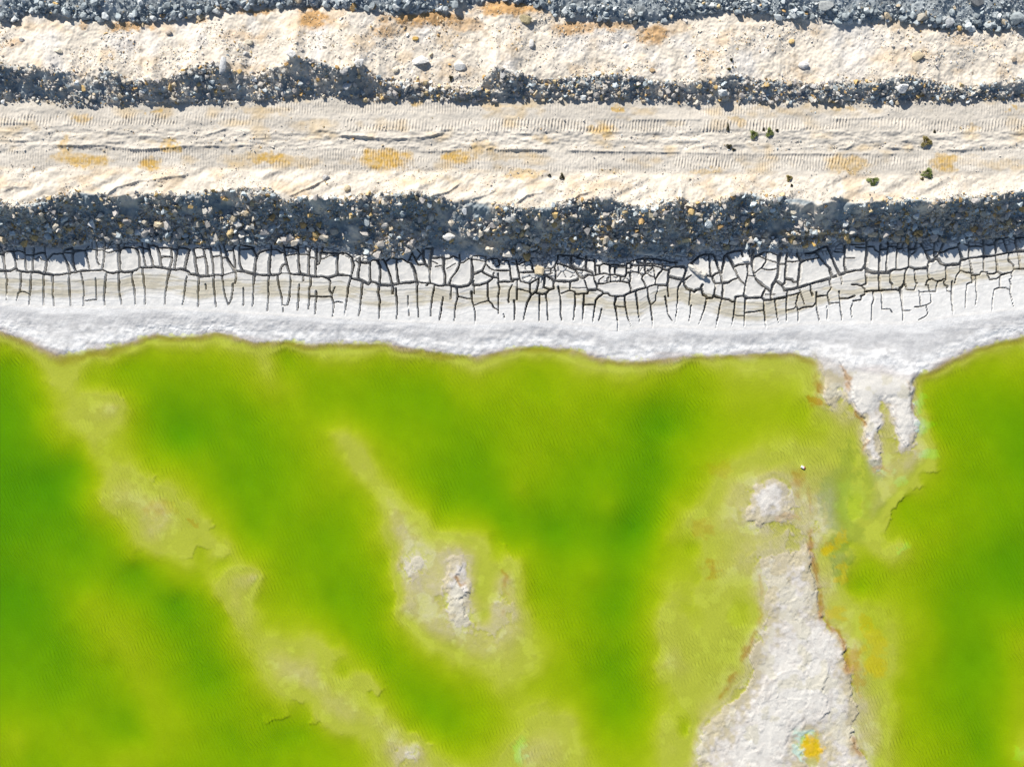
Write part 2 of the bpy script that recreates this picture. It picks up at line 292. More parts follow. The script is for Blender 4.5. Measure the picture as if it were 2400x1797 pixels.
def tread(U, V):
    z = np.zeros_like(U)
    dv0 = 8 * vnoise(U / 330, U * 0, 31)
    for k, (a, b, p, h, sk) in enumerate(TRACKS):
        off = dv0 + 3 * vnoise(U / 160, U * 0 + k, 40 + k)
        m = smooth(a - 2, a + 2, V - off) * smooth(-b - 2, -b + 2, -(V - off))
        g = np.clip(0.65 + 1.5 * vnoise(U / 170, V * 0 + k * 3.1, 50 + k), 0, 1)
        if k == 1: g = g * smooth(760, 640, U)
        if k == 2: g = np.clip(g + .3, 0, 1) * smooth(740, 830, U)
        if k == 5: g = np.clip(g + .2, 0, 1) * smooth(1500, 1620, U) * smooth(2200, 2050, U)
        ph = (U + sk * (V - a) + 7 * vnoise(U / 120, V * 0, 60 + k)) / p
        r = np.abs((ph % 1.0) - .5) * 2
        z = z + h * m * g * (smooth(.3, .95, r) - .4) * (0.75 + 0.8 * vnoise(U / 5, V / 9, 66 + k)) * np.clip(.85 + 1.5 * fbm(U / 34, V / 16, 3, 70 + k), .1, 1.3)
    return z

def stain(U, V, items, seed):
    """soft-edged patches: (u, v, half width, half height, strength)"""
    s = np.zeros_like(U)
    wu = 16 * fbm(U / 20, V / 16, 4, seed, .6); wv = 8 * fbm(U / 20, V / 16, 4, seed + 50, .6)
    for (u, v, a, b, k) in items:
        m = (np.abs(U - u) < a * 1.9 + 12) & (np.abs(V - v) < b * 1.9 + 12)
        if m.any():
            d = np.hypot((U[m] + wu[m] - u) / a, (V[m] + wv[m] - v) / b)
            s[m] = np.maximum(s[m], k * (1 - smooth(.55, 1.15, d)))
    return s

def vein(U, V, items, seed):
    """mineral seams along traced lines: (points, half width, strength)"""
    s = np.zeros_like(U)
    Uw = U + 6 * fbm(U / 15, V / 15, 3, seed); Vw = V + 6 * fbm(U / 15, V / 15, 3, seed + 7)
    br = np.clip(.75 + 1.3 * fbm(U / 26, V / 26, 3, seed + 9), 0, 1)
    for (line, w, k) in items:
        P = pts(line)
        for a, b in zip(P[:-1], P[1:]):
            m = (U > min(a[0], b[0]) - 4 * w - 8) & (U < max(a[0], b[0]) + 4 * w + 8) & (V > min(a[1], b[1]) - 4 * w - 8) & (V < max(a[1], b[1]) + 4 * w + 8)
            if m.any():
                d, _ = seg_dist(Uw[m], Vw[m], a, b)
                s[m] = np.maximum(s[m], k * br[m] * np.exp(-(d / w) ** 2))
    return s

# ------------------------------------------------------------------ the cracks in the mud, traced from six enlargements of the photograph
# each panel: origin in photo pixels; lines 'width: points' in enlarged pixels (5.53 per photo pixel)
PANELS = {
(0, 550): '''5:0,470 60,470 130,478 200,440 215,440 230,470 340,485 430,480 500,490 560,515 590,508 640,515 690,525 780,518 890,500 960,490 1040,470 1100,468 1165,465 1200,468 1260,465 1330,455 1390,490 1470,500 1560,478 1620,490 1700,485 1770,460 1810,420 1840,432 1920,430 1990,415 2090,430 2140,437 2212,450
3.5:10,150 35,240 55,330 65,470|3:-60,250 40,255 80,215 170,210|4:170,190 175,240 200,330 215,440|2:190,215 240,205 320,235|2:205,325 325,315|3.5:320,130 320,240 330,330 340,480|3:325,260 420,262 520,235 580,230|3.5:435,170 430,260 425,380 430,480|2.5:575,150 580,235 600,300 605,340|1:435,320 480,310 500,280 540,330 600,340
4:560,515 590,460 605,340 650,280 690,245 740,250 800,245 820,225 850,190 920,175|4:810,240 850,330 885,400 905,500|4:920,150 945,210 940,260 945,340 955,400 985,470|2:820,235 935,235|5:945,215 1000,205 1100,200 1150,150|4:1100,205 1120,270 1145,350 1165,465|2:1110,205 1170,190 1260,195|3.5:1245,70 1255,150 1260,240 1255,300 1270,360 1300,395|2.5:1260,200 1355,205|2:1190,190 1190,90
4.5:1360,90 1360,200 1350,290 1330,455|2:1365,225 1410,235 1470,215 1540,200|2.5:1390,180 1420,120 1450,90|5:1510,90 1530,170 1545,220 1545,330 1560,478|4:1550,215 1590,160 1680,165 1760,180|2:1590,160 1615,110|4.5:1760,180 1790,230 1810,300 1810,400 1810,420|2.5:1750,180 1800,155 1850,175 1930,185|2.5:1840,90 1850,180 1860,280 1890,420|4:1910,100 1930,190 1960,290 1990,415|3.5:2030,150 2060,220 2080,310 2090,430|3:1930,150 1980,130 2040,170 2110,170 2230,175|3:2085,305 2120,285 2230,290
V3.5:70,480 95,590 85,700 85,850|V2.5:270,490 270,620 262,740 235,760 220,850|1:262,740 330,745 375,770|V3.5:410,495 400,650 390,780 378,930|V4:568,520 567,700 565,920|V4:685,530 685,660 690,800 705,930|V3.5:905,510 895,620 905,760 918,920|V3.5:1050,485 1080,620 1087,760 1080,930|1.6:1240,570 1250,700 1248,840 1110,860|V3.5:1380,500 1360,660 1352,800 1360,920|V3:1540,505 1545,660 1555,780 1580,910|V3.5:1715,495 1720,590 1750,740 1755,900|V3:1850,440 1860,560 1880,720 1883,910|V4:2205,460 2165,600 2150,740 2135,910''',
(400, 550): '''5:0,450 60,460 120,445 180,455 235,490 245,515 340,520 370,540 480,540 550,525 680,525|1.5:680,525 760,505 830,490|5:830,490 850,470 930,475 1090,515 1200,530 1290,525 1390,520 1430,495|1.5:1430,500 1540,500|5:1540,500 1590,515 1690,515 1780,530 1850,545 1960,545 2040,560 2100,540 2160,520 2230,515|4:1425,500 1430,430 1455,395 1500,372
3:10,150 15,230 20,320 0,400 -20,450|4:115,100 85,200 70,320 45,455|2.5:0,185 80,190|3:85,175 160,170 240,190|4:240,190 215,290 185,450|3.5:295,190 315,270 325,380 350,515|3:290,190 350,170 430,185 500,180|3.5:430,200 450,300 470,400 480,535|3.5:330,305 440,280|4:510,160 535,260 550,380 555,525|4:540,290 650,270|3.5:630,140 650,220 665,330 680,520|4:665,310 725,290|4:685,120 700,200 730,290 770,370 815,440 830,490|4:715,215 800,200|2.5:800,170 815,220 830,330 845,460
4:800,190 830,145 880,130 1010,150 1080,170|4:890,150 890,300 900,380 930,470|3:895,185 1060,185|5:1060,170 1090,250 1115,285 1095,400 1085,515|4:1120,265 1150,230 1230,205 1300,190|5:1300,140 1300,230 1280,380 1285,525|4:1300,185 1380,195 1440,240 1480,240|4:1460,140 1480,250 1500,360 1540,490|3:1490,275 1560,265 1650,245|4:1640,140 1660,300 1670,510|2.5:1490,170 1560,160 1640,200|3:1665,255 1790,258|4:1830,150 1795,230 1790,350 1795,525|2:1750,150 1770,220 1790,225|3.5:1890,180 1890,290 1880,400 1885,530|2:1795,290 1885,310|3:1970,160 1940,240 1940,320 1920,380 1885,395|4:1940,225 2020,240 2150,235|2:1945,320 2000,310 2060,275 2160,265|4.5:2165,250 2160,400 2160,520|4:2165,250 2230,225
V3.5:215,540 195,620 180,780 155,920|V3:370,545 355,690 360,800 357,930|1:455,640 460,710|V3.5:560,540 558,640 575,780 585,940|V3:670,530 690,700 715,820 750,915|2.5:750,905 790,830 805,720 805,630|4:850,475 845,580 835,630|2:940,690 950,760 942,920|V4:1085,520 1075,660 1070,800 1065,930|V3.5:1275,530 1265,630 1270,760 1255,990|V3:1385,520 1400,640 1435,785 1452,910 1452,1000|2:1452,912 1515,918|3:1515,918 1540,800 1555,640 1555,500|2:1725,525 1720,600|2:1670,640 1660,780 1645,980|V3:1815,545 1815,650 1795,690 1800,800 1783,970|2:1805,795 1960,805 2090,800|2:1888,730 1885,850 1870,1035|V4:2040,560 2070,600 2065,720 2095,770 2090,800 2115,900 2100,1060|2:2095,770 2130,680|1.5:2115,880 2160,870 2230,880''',
(800, 550): '''5:0,525 110,530 130,565 215,580 270,600 345,645 380,610 440,620 490,650 600,655 665,650 750,635 870,625 975,610|2.5:975,610 1060,630 1140,630|4.5:1140,630 1200,645 1260,665 1300,665 1340,650 1400,655 1500,680 1570,672 1650,655 1690,610 1710,600|4:1710,655 1800,650 1890,620 1950,575
5:140,320 160,380 150,450 120,560|3:-20,240 60,240 130,290 150,320|4:240,300 240,400 225,480 215,580|2.5:190,340 240,370 375,375|4:375,350 370,450 380,610|4:250,350 370,355 400,330 470,330|4:470,340 500,400 510,500 495,650|4:560,340 600,430 640,550 660,650|3:490,320 540,310 570,350 640,300 715,310|4.5:715,310 720,420 730,520 745,635|4:725,320 780,310 860,360 900,370|4.5:900,370 940,430 965,520 985,610|4:870,340 900,260 920,230|3:910,230 950,300 1000,390|3.5:1000,390 1085,380 1120,420|4:1060,160 1060,280 1085,380 1130,420 1145,430|1.5:980,190 1050,250|1.5:1030,250 970,330|4.5:1175,170 1155,320 1145,450 1150,630|3:1070,180 1170,175|3.5:1165,305 1240,300 1330,290
5.5:1310,290 1330,330 1325,430 1350,520 1340,650|3:1330,315 1400,310 1440,280 1530,310|5:1535,260 1530,400 1490,480 1420,570 1395,650|4:1540,370 1590,360 1650,310 1690,320|5.5:1690,300 1700,450 1700,550 1690,620|1.2:1170,345 1250,380|1.2:1220,415 1310,400|1.2:1360,445 1480,375|3.5:1700,320 1870,350|3:1870,280 1870,370 1840,440|4:1710,515 1760,500 1830,465 1870,375|4:1820,480 1900,525 1960,550 2030,560|3:1870,340 1940,310 2030,310|3:2030,310 2050,390 2010,410|5:2010,465 2180,465|3.5:2040,320 2170,340 2190,460|4:2190,440 2200,540 2212,610|3:2030,500 2040,560 2040,615|2:1880,390 1930,440 1990,470|2:1960,550 1975,490|3.5:1955,570 1900,620|1.5:1970,330 1970,390|2:1700,280 1790,270 1860,290|5:2040,612 2230,608
V3.5:120,570 90,690 70,840 48,1050|V3.5:275,600 260,780 245,920 228,1050|V4:490,650 480,740 500,860 485,1110|3:665,655 668,765|V3:705,700 720,830 728,980 720,1090|1.5:865,790 870,900 876,1055|V3.5:985,615 985,730 990,880 1002,1075|3:1140,630 1110,660|V3:1210,650 1180,820 1155,1060|2:1320,805 1300,950 1275,1100|1.5:1425,680 1420,840|V3.5:1500,680 1510,800 1480,930 1465,1120|2:1510,800 1640,830 1690,830|3:1700,600 1725,680 1725,765|V3.5:1690,740 1700,860 1735,1010 1735,1160|2.5:1900,630 1900,790 1910,855|2:1720,915 1810,880 1910,860|2:1910,860 1955,900 1970,940 2030,975|V3.5:2030,615 2055,700 2035,790 2035,1025|2.5:2212,650 2175,730 2170,880|1:2105,1030 2120,1085''',
(1200, 570): '''6:0,475 100,465|5:50,200 65,270 90,380 100,465|3:0,255 100,270 170,240 230,215|2:230,215 260,260|2:130,200 100,240 60,250|5:100,380 300,375|2.5:260,280 265,330 310,380|3:350,450 300,480 240,520 120,500 100,465|3:240,520 235,620|2.5:65,480 65,600 65,730|2.5:70,590 140,605 170,620 230,625|3.5:230,625 260,665 310,630|3:350,450 345,520 320,630|3:310,380 440,415|5:440,415 500,450 545,485 620,495 740,500 840,480 880,435 930,450 990,410 1050,420|3.5:570,260 640,275 720,300 780,330 820,350|2.5:820,350 850,400 880,430|2.5:570,260 555,320 570,380 560,480|1.5:420,330 550,320|1.5:500,330 500,400|1.5:440,410 520,390
4:600,150 590,220 570,250|4.5:770,150 765,290|3:600,150 770,155|5:780,290 840,330 900,345 970,350|5:965,170 965,345|3:770,150 850,180 970,215 1070,220|2.5:850,170 900,120|4:1070,200 1075,260 1090,400|4.5:970,350 1040,380 1060,420 1130,400 1160,400|3:1060,420 1080,500 1110,560|4:1140,290 1140,395|3:1080,290 1150,285 1190,265|4:1160,400 1190,390 1270,410 1340,405 1420,430 1470,430 1490,390|3.5:1190,265 1270,275 1480,290|2.5:1280,310 1490,310|4:1270,280 1280,405|4:1335,330 1340,405|4:1490,250 1490,390|3:1490,270 1520,250 1550,280 1530,330 1490,320|4:1540,290 1640,285 1740,290 1830,290 1940,320|4:1730,190 1730,390 1700,420|3.5:1540,240 1610,215 1720,190 1890,205 2040,240 2140,250|2.5:1620,240 1720,265 1800,260 1960,290 2050,300
3.5:1640,290 1650,380 1700,420|3.5:1490,390 1530,375 1640,375|3:1530,375 1540,460 1520,520 1550,600 1530,640|3:1410,430 1410,490|3.5:1120,530 1200,525 1290,500 1410,490 1480,505 1520,510|2.5:1230,520 1240,450 1270,440 1285,440|2.5:1280,410 1285,495|2:1190,430 1130,480 1130,530|3.5:1700,420 1690,460 1720,530 1750,580|3:1730,380 1800,430 1850,440 1870,480 1850,540|2.5:1830,310 1850,380 1850,430|2:1740,370 1800,350 1830,300|4.5:1850,540 1790,555 1750,580 1650,600 1540,640 1490,660 1440,685 1350,690 1280,680 1250,650 1190,655 1130,690|5:1850,540 1930,545 2010,550 2030,500 2030,430 2040,340|4.5:2040,340 2080,310 2230,300|5:1940,320 2000,350 2040,340|4:1865,450 1900,400 1950,350|6:2030,430 2100,450 2230,475|2.5:1960,260 1960,320|2:2120,250 2130,300
3.5:1110,560 1110,600 1170,625 1190,655|4:1110,600 990,610 980,650 830,660 820,630 760,610 640,650|5:760,510 755,610|1.5:980,610 960,540 940,480|1:780,580 980,580|3.5:545,485 540,590 490,605 440,650 390,660 320,650 310,630|3:420,440 415,570 490,600|V3:600,560 620,640 635,760 630,940 650,1000
V2.5:30,740 38,850 28,1010|V3.5:255,665 195,770 170,900 150,1000|V3:358,660 355,1010|V3:435,650 455,760 460,920 470,1000|V3.5:820,660 825,740 810,900 790,1020|V3.5:935,660 930,860 918,1025|V3:1130,690 1090,740 1070,880 1050,1025|2:940,800 1080,790|1.5:1165,850 1130,1000|V4.5:1350,690 1335,790 1360,900 1375,1030 1370,1190|1.5:1350,820 1470,830|V2.5:1465,690 1470,800 1500,960 1550,1090|V3:1610,630 1630,800 1640,920 1660,1040|V4:1765,590 1770,710 1800,800 1825,1010 1820,1110|1.5:1900,540 1890,620 1865,670 1870,740 1810,790|V2.5:1985,690 2015,830 2020,910 2080,1005|3:2025,540 2030,690|V4:2212,480 2160,570 2150,660 2140,870 2115,1020''',
(1600, 560): '''4:0,370 45,380 40,430 10,520 30,530|4.5:10,520 25,600 60,650 110,660 150,690 180,660 230,650 260,590|4:30,530 110,470|4:90,340 150,280 220,220 300,195 400,200 430,225|3.5:345,205 350,320 370,480|3:230,460 340,480 390,490|4.5:390,490 430,450 490,430 510,440|3.5:390,490 410,560 430,580|2.5:430,580 530,570|4:420,230 440,310 480,420 520,570|4:545,230 530,340 510,440|4.5:590,220 640,310 680,400 720,490 760,550 820,590|3:545,230 590,185 680,155 780,150|2.5:760,140 780,230|2.5:860,140 880,230|5:530,570 600,560 660,530 730,500|4:680,360 740,335 830,325|5:830,325 905,320|4.5:835,330 850,430 830,530 810,620 800,700 790,740|5.5:920,150 910,240 905,350 925,440 950,520 990,560 1070,620 1150,685|3:845,480 930,480|4:910,240 980,215 1060,170 1150,175 1250,215|5.5:1280,180 1250,230 1250,400 1230,500 1170,600 1150,685 1150,790|2.5:930,445 1030,370 1080,300 1090,180|2:985,220 1090,270 1250,320|2:1020,380 1100,405 1180,400 1250,380
4:1355,180 1345,330 1330,510 1330,570|3:1250,325 1345,330|2.5:1345,295 1440,295 1530,285|4:1220,550 1290,600 1330,565|4.5:1335,515 1420,530 1440,560 1500,560|6:1490,180 1520,260 1535,300 1520,420 1500,560 1500,630|5:1540,300 1600,275 1700,260 1780,240|5:1740,180 1790,250 1850,330 1910,380 1940,500|4:1600,190 1680,185 1740,150 1800,105 1890,95|4.5:1885,100 1930,230 1980,350 2040,465|5:2115,90 2100,200 2100,330 2120,435|2:1970,165 2095,175|3:2100,250 2230,248|5.5:1330,665 1420,650 1500,630 1540,620 1640,590 1720,565 1830,540 1940,505 1960,490 2040,465 2120,435 2230,415|3:1330,665 1300,620 1290,600|3.5:1090,640 1045,700 1030,760|4.5:790,735 840,765 1030,760 1060,790 1130,790 1200,780 1345,755|4:690,750 790,735|3:690,750 685,810 640,820|4.5:410,740 520,775 600,785 640,815|3:320,770 390,765 410,740 430,580|3.5:250,650 270,730 310,750 320,770|4:530,570 520,700 520,775
V3.5:1365,660 1355,760 1345,870 1350,1075|1.5:1070,720 1200,720|2:1355,735 1400,730 1530,700|3.5:1660,590 1670,680 1690,740|3:1905,520 1930,640 1880,700 1890,780 1910,860|2.5:2050,465 2070,560 2060,590|3.5:1740,750 1880,725|2:1910,840 2040,825|3.5:2035,775 2150,770 2230,740
2.5:100,670 90,850|V2.5:110,860 100,980 75,1095|V3.5:315,770 290,900 210,1110|V3.5:510,780 480,920 450,1070 432,1165|V3:685,810 665,980 635,1130|V4:825,765 805,930 800,1130|2:810,960 1060,925|1:680,990 800,1000|V4:1060,790 1055,880 1070,1020 1085,1155|V3:1200,780 1215,900 1245,1090|V2.5:1505,720 1470,840 1495,920 1500,1000 1495,1080|2.5:1500,915 1560,890 1690,875 1740,820|1.5:1350,930 1450,905 1475,870|1.5:1520,640 1550,750 1580,850|V3:1735,690 1740,800 1745,920 1780,1090|1:1875,870 1880,1060|V3:2030,680 2040,800 2050,920 2068,1050|V2.5:2200,840 2185,900 2195,1020''',
(2000, 540): '''5.5:0,525 110,515 160,455 170,450|5.5:165,490 180,525 250,545 340,548 460,550 490,530 530,510 620,510 700,490 720,470 800,500 900,495 970,490 985,430 1000,395 1045,390 1060,370 1075,360 1110,380 1140,430 1190,450 1300,445 1385,440 1400,400 1415,370 1450,375 1500,360 1620,350 1720,335 1850,325 2010,290 2140,275 2300,265
5.5:180,130 175,300 165,450 165,490|3:-20,190 150,175|3:30,215 180,230|4:180,210 270,210 290,250 345,285|4.5:360,180 345,330 335,545|4:465,150 450,260 430,420 435,545|3:355,250 455,245|3.5:455,205 580,210|5:590,150 570,270 560,400 560,505|4:580,240 640,230 655,160|5.5:725,160 730,320 720,470|4:730,240 800,240 820,150|2.5:760,310 810,270 830,230|4:880,150 930,270 970,350 1000,395|4:1055,130 1055,300 1060,370|2:930,265 1055,240|4:1055,270 1130,290 1190,270 1250,240 1360,210|4:1165,170 1120,300 1075,360|5:1360,190 1390,310 1415,370|4:1360,180 1400,150 1500,205|5:1500,150 1500,360|3.5:1500,210 1600,205 1690,210|5:1690,130 1690,340|6:1850,110 1850,325|2:1700,190 1780,190 1850,170|4.5:1945,100 1980,220 2010,290|4.5:2105,80 2130,275|3:1850,140 1930,90 2000,95|3:2105,100 2160,90 2300,95
3.5:165,500 175,620 170,690 110,720 50,700 -15,700|5:340,550 345,680 345,780|3:480,540 485,670 510,700 515,770|3.5:155,795 240,785 345,778 450,770 560,768 620,790|3.5:160,795 155,830 105,850 110,900 0,915|2.5:110,720 155,760 155,800|4:700,490 670,560 670,680 640,730 610,745|V4:610,745 625,860 640,990 650,1110 640,1200|3:670,690 700,770 800,770|3:800,500 800,620 820,680|2:800,770 810,730 835,680|4:965,490 980,620 1000,640|3.5:940,710 960,650 1020,625 1060,655 1095,660 1150,650 1170,630 1205,630|4.5:1210,450 1205,640|2:1095,670 1075,740 1075,795|2.5:1180,650 1190,710 1220,720 1220,785 1275,795|2.5:940,710 970,710 990,790|2:870,800 940,795 1075,790|2:855,780 880,985|2:1005,790 1015,935 950,965 880,985 800,990|1.5:945,970 970,1080 930,1120 850,1160
3.5:1390,440 1395,520 1340,590 1320,680|3:1395,520 1450,545 1545,548|V3.5:1285,660 1275,820 1280,930 1295,1085|4.5:1510,360 1530,500 1550,590 1555,670|3:1555,580 1640,580 1660,540 1745,540|2:1475,695 1555,670|V2.5:1590,585 1600,860 1585,980|1.5:1475,700 1460,850 1460,1000|4:1690,340 1695,540|4.5:1855,330 1865,430 1870,545|2.5:1745,545 1740,580 1770,640 1860,630 1930,580|3.5:1740,565 1830,560 1880,540 1930,575 2060,540 2085,510 2075,450 2020,400|4:2015,290 2020,400|4:2140,280 2155,380 2165,505|3:2085,505 2165,505 2300,495|V2.5:1905,590 1905,740 1830,770 1810,900 1800,1045|1.5:1905,740 1980,745 2035,775|V2.5:2050,545 2060,620 2025,640 2045,700 2035,800 2075,980|1:370,780 375,1020 480,1020 510,1070|V3:265,790 270,900 245,960 240,1190|1:650,1040 750,1040'''}
CRACKS = []          # (points in photo pixels, width at start, width at end, reaches the salt)
for (ou, ov), txt in PANELS.items():
    for item in txt.replace('\n', '|').split('|'):
        w, p = item.split(':')
        down = w.startswith('V')
        P = pts(p) / 5.53 + np.array([ou, ov])
        w = float(w.lstrip('V'))
        w *= .86
        CRACKS.append((P, w, 0.8 if down else w * 0.85, down))
for side in (-1, 1):     # the pattern goes on past the picture's edges
    for (P, w, w2, d) in list(CRACKS):
        if side < 0 and P[:, 0].max() < 420:
            CRACKS.append((P * np.array([-1, 1]) + np.array([-2, 0]), w, w2, d))
        if side > 0 and P[:, 0].min() > 1990:
            CRACKS.append((P * np.array([-1, 1]) + np.array([4804, 0]), w, w2, d))

def crack_field(U, V, u_ax, v_ax):
    """D = distance to the nearest crack edge in photo pixels (negative inside)"""
    Uw = U + .8 * fbm(U / 13, V / 13, 2, 81); Vw = V + .8 * fbm(U / 13, V / 13, 2, 91)
    D = np.full(U.shape, 40.0, np.float32)
    Wv = np.clip(1.2 + .9 * fbm(U / 34, V / 34, 3, 95), .7, 1.7)
    B = np.zeros(U.shape, bool)                     # barriers between plates (crack lines and their prolongations)
    def stroke(a, b, wa, wb, barrier_only=False):
        u0, u1 = min(a[0], b[0]) - 14, max(a[0], b[0]) + 14
        v0, v1 = min(a[1], b[1]) - 14, max(a[1], b[1]) + 14
        j = np.where((u_ax > u0) & (u_ax < u1))[0]; i = np.where((v_ax > v0) & (v_ax < v1))[0]
        if len(i) == 0 or len(j) == 0: return
        sl = (slice(i[0], i[-1] + 1), slice(j[0], j[-1] + 1))
        d, t = seg_dist(Uw[sl], Vw[sl], a, b)
        B[sl] |= d < 1.5
        if not barrier_only:
            D[sl] = np.minimum(D[sl], d - 0.5 * (wa + (wb - wa) * t) * Wv[sl])
    for (P, wa, wb, down) in CRACKS:
        n = len(P) - 1
        for k in range(n):
            f0, f1 = k / n, (k + 1) / n
            stroke(P[k], P[k + 1], wa + (wb - wa) * f0, wa + (wb - wa) * f1)
        if down:
            e = P[-1]; vt = float(np.interp(e[0], LT[:, 0], LT[:, 1]))
            if vt > e[1] - 4: stroke(e, (e[0], vt + 4), 0, 0, True)
    for k in range(len(LT) - 1): stroke(LT[k], LT[k + 1], 0, 0, True)
    for k in range(len(L6) - 1): stroke(L6[k] - [0, 8], L6[k + 1] - [0, 8], 0, 0, True)
    return D, B

# ------------------------------------------------------------------ full height and albedo, evaluated on a grid (rows = y, columns = x)
DEPTH = .22          # metres of brine per unit of optical depth
def lake_t(U, V):
    wu = 9 * fbm(U / 45, V / 45, 3, 11); wv = 9 * fbm(U / 45, V / 45, 3, 21)
    t0 = bilin(_G, _gu, _gv, U, V)
    kf = 5 * (1 - smooth(.02, .16, t0))
    wu = wu + kf * fbm(U / 10, V / 10, 2, 12); wv = wv + kf * fbm(U / 10, V / 10, 2, 22)
    k = 1 - smooth(.35, .9, t0)                      # only thin crusts have ragged rims
    t = bilin(_G, _gu, _gv, U + wu * (.25 + .75 * k), V + wv * (.25 + .75 * k))
    fl = .5 * U + .87 * V; fc = .87 * U - .5 * V            # drift runs with the shoals
    t = t + smooth(.3, .8, t) * (.08 * fbm(fl / 220, fc / 60, 3, 601) + .035 * fbm(fl / 70, fc / 26, 4, 602))
    x = np.clip((t - .10) / .42, 0, 1)
    t = np.where((t > .10) & (t < .52), .10 + .42 * (.75 * x + .25 * x ** 2), t)     # shelves end in a brow
    t = np.where(t > .52, .52 + (t - .52) * .78, t)
    far = smooth(0, 800, np.maximum(np.maximum(-60 - U, U - 2460), V - 1860))
    t = t * (1 - far) + 1.3 * far
    return np.minimum(t, 2.2)

# traced rims of crust sheets: points, raised side (+1 right of travel, -1 left, seen in the picture), height
RIMS = [('2176,1141 2133,1147 2118,1159 2104,1181 2089,1214 2071,1257', 1, .10), ('2205,1109 2165,1103 2145,1115 2128,1120', 1, .07), ('1983,1065 1982,1098 1999,1130 1988,1167 1979,1210', 1, .04),
 ('370,1112 359,1127 344,1130', 1, .06), ('504,1225 486,1246 470,1250', 1, .06), ('453,1312 451,1293 460,1283 475,1277 496,1290', -1, .06), ('536,1280 536,1287 530,1302 504,1301', 1, .07),
 ('604,1338 604,1358 593,1384 571,1391 559,1398 579,1431 582,1456 575,1467', 1, .08), ('796,1539 770,1550 752,1575 741,1586 752,1604 778,1612', 1, .06), ('615,1698 637,1691 687,1673', -1, .06),
 ('644,1615 669,1626 698,1648 709,1655', -1, .06), ('723,1691 770,1698 800,1720', -1, .06), ('858,1615 876,1617 898,1630', -1, .06), ('963,1706 981,1724 1013,1749', 1, .05),
 ('1086,1311 1080,1337 1066,1353 1097,1386 1089,1395 1071,1405 1089,1427 1111,1471', 1, .08), ('1111,1471 1140,1476 1162,1490 1172,1467 1191,1463', -1, .06), ('1046,1300 1020,1290 1010,1298', 1, .04),
 ('1908,848 1912,877 1926,913 1933,942 1959,975 1970,982', -1, .06), ('1959,833 1973,855 1988,884 1995,913 2002,938 2002,960', -1, .06), ('1995,964 2017,975 2028,1004 2035,1025 2020,1051', -1, .06),
 ('2129,888 2136,931 2133,967 2140,1004 2140,1051', 1, .05), ('2060,982 2057,1011 2067,1033 2060,1062 2062,1087', 1, .06), ('2085,940 2095,985 2105,1020 2128,1045', -1, .05),
 ('1929,1453 1965,1481 1983,1518 1976,1539 1987,1568 1998,1597 1994,1633 2012,1666 2012,1691 1991,1713 1998,1738 2016,1764 2038,1785', 1, .08), ('1897,1250 1897,1301 1907,1358 1918,1413 1929,1449', 1, .06),
 ('1940,1550 1929,1612 1936,1633 1940,1666 1915,1698', 1, .06), ('1629,1413 1654,1400 1678,1398', -1, .04), ('1678,1438 1694,1431 1730,1369', -1, .05), ('1734,1225 1756,1225 1778,1232 1788,1221', -1, .05),
 ('1850,1560 1800,1590 1780,1640 1785,1690', -1, .035), ('1760,1690 1755,1730 1775,1770', -1, .04), ('1820,1640 1860,1628 1900,1640', 1, .03), ('1640,1680 1620,1700 1625,1740 1615,1770', -1, .05), ('100,890 150,880 170,870 178,868', 1, .05),
 ('1170,1260 1190,1290 1207,1325 1215,1360', 1, .05), ('925,1320 918,1360 935,1400 940,1440', -1, .05), ('1215,1480 1250,1510 1200,1580 1170,1600', 1, .05), ('290,930 285,960 268,975 262,1005', 1, .07)]

def rims(U, V):
    z = np.zeros_like(U)
    Uw = U + 7 * fbm(U / 16, V / 16, 4, 501, .6); Vw = V + 7 * fbm(U / 16, V / 16, 4, 511, .6)
    for (s, side, h) in RIMS:
        P = pts(s)
        i = (V[:, U.shape[1] // 2] > P[:, 1].min() - 60) & (V[:, U.shape[1] // 2] < P[:, 1].max() + 60)
        j = (U[-1] > P[:, 0].min() - 60) & (U[-1] < P[:, 0].max() + 60)
        if not (i.any() and j.any()): continue
        ii = np.where(i)[0]; jj = np.where(j)[0]; sl = (slice(ii[0], ii[-1] + 1), slice(jj[0], jj[-1] + 1))
        best = np.full(Uw[sl].shape, 1e9); sg = np.zeros_like(best); al = np.zeros_like(best); n = len(P) - 1
        for k in range(n):
            d, t = seg_dist(Uw[sl], Vw[sl], P[k], P[k + 1])
            c = (P[k + 1, 0] - P[k, 0]) * (Vw[sl] - P[k, 1]) - (P[k + 1, 1] - P[k, 1]) * (Uw[sl] - P[k, 0])
            m = d < best
            best = np.where(m, d, best); sg = np.where(m, c, sg); al = np.where(m, (k + t) / n, al)
        # picture v runs downward: positive cross product = right of travel as seen
        up = smooth(-1.2, 1.2, np.where(sg * side > 0, best, -best))
        z[sl] += h * up * np.exp(-best / 16) * smooth(0, .12, al) * smooth(1, .88, al)
    return z

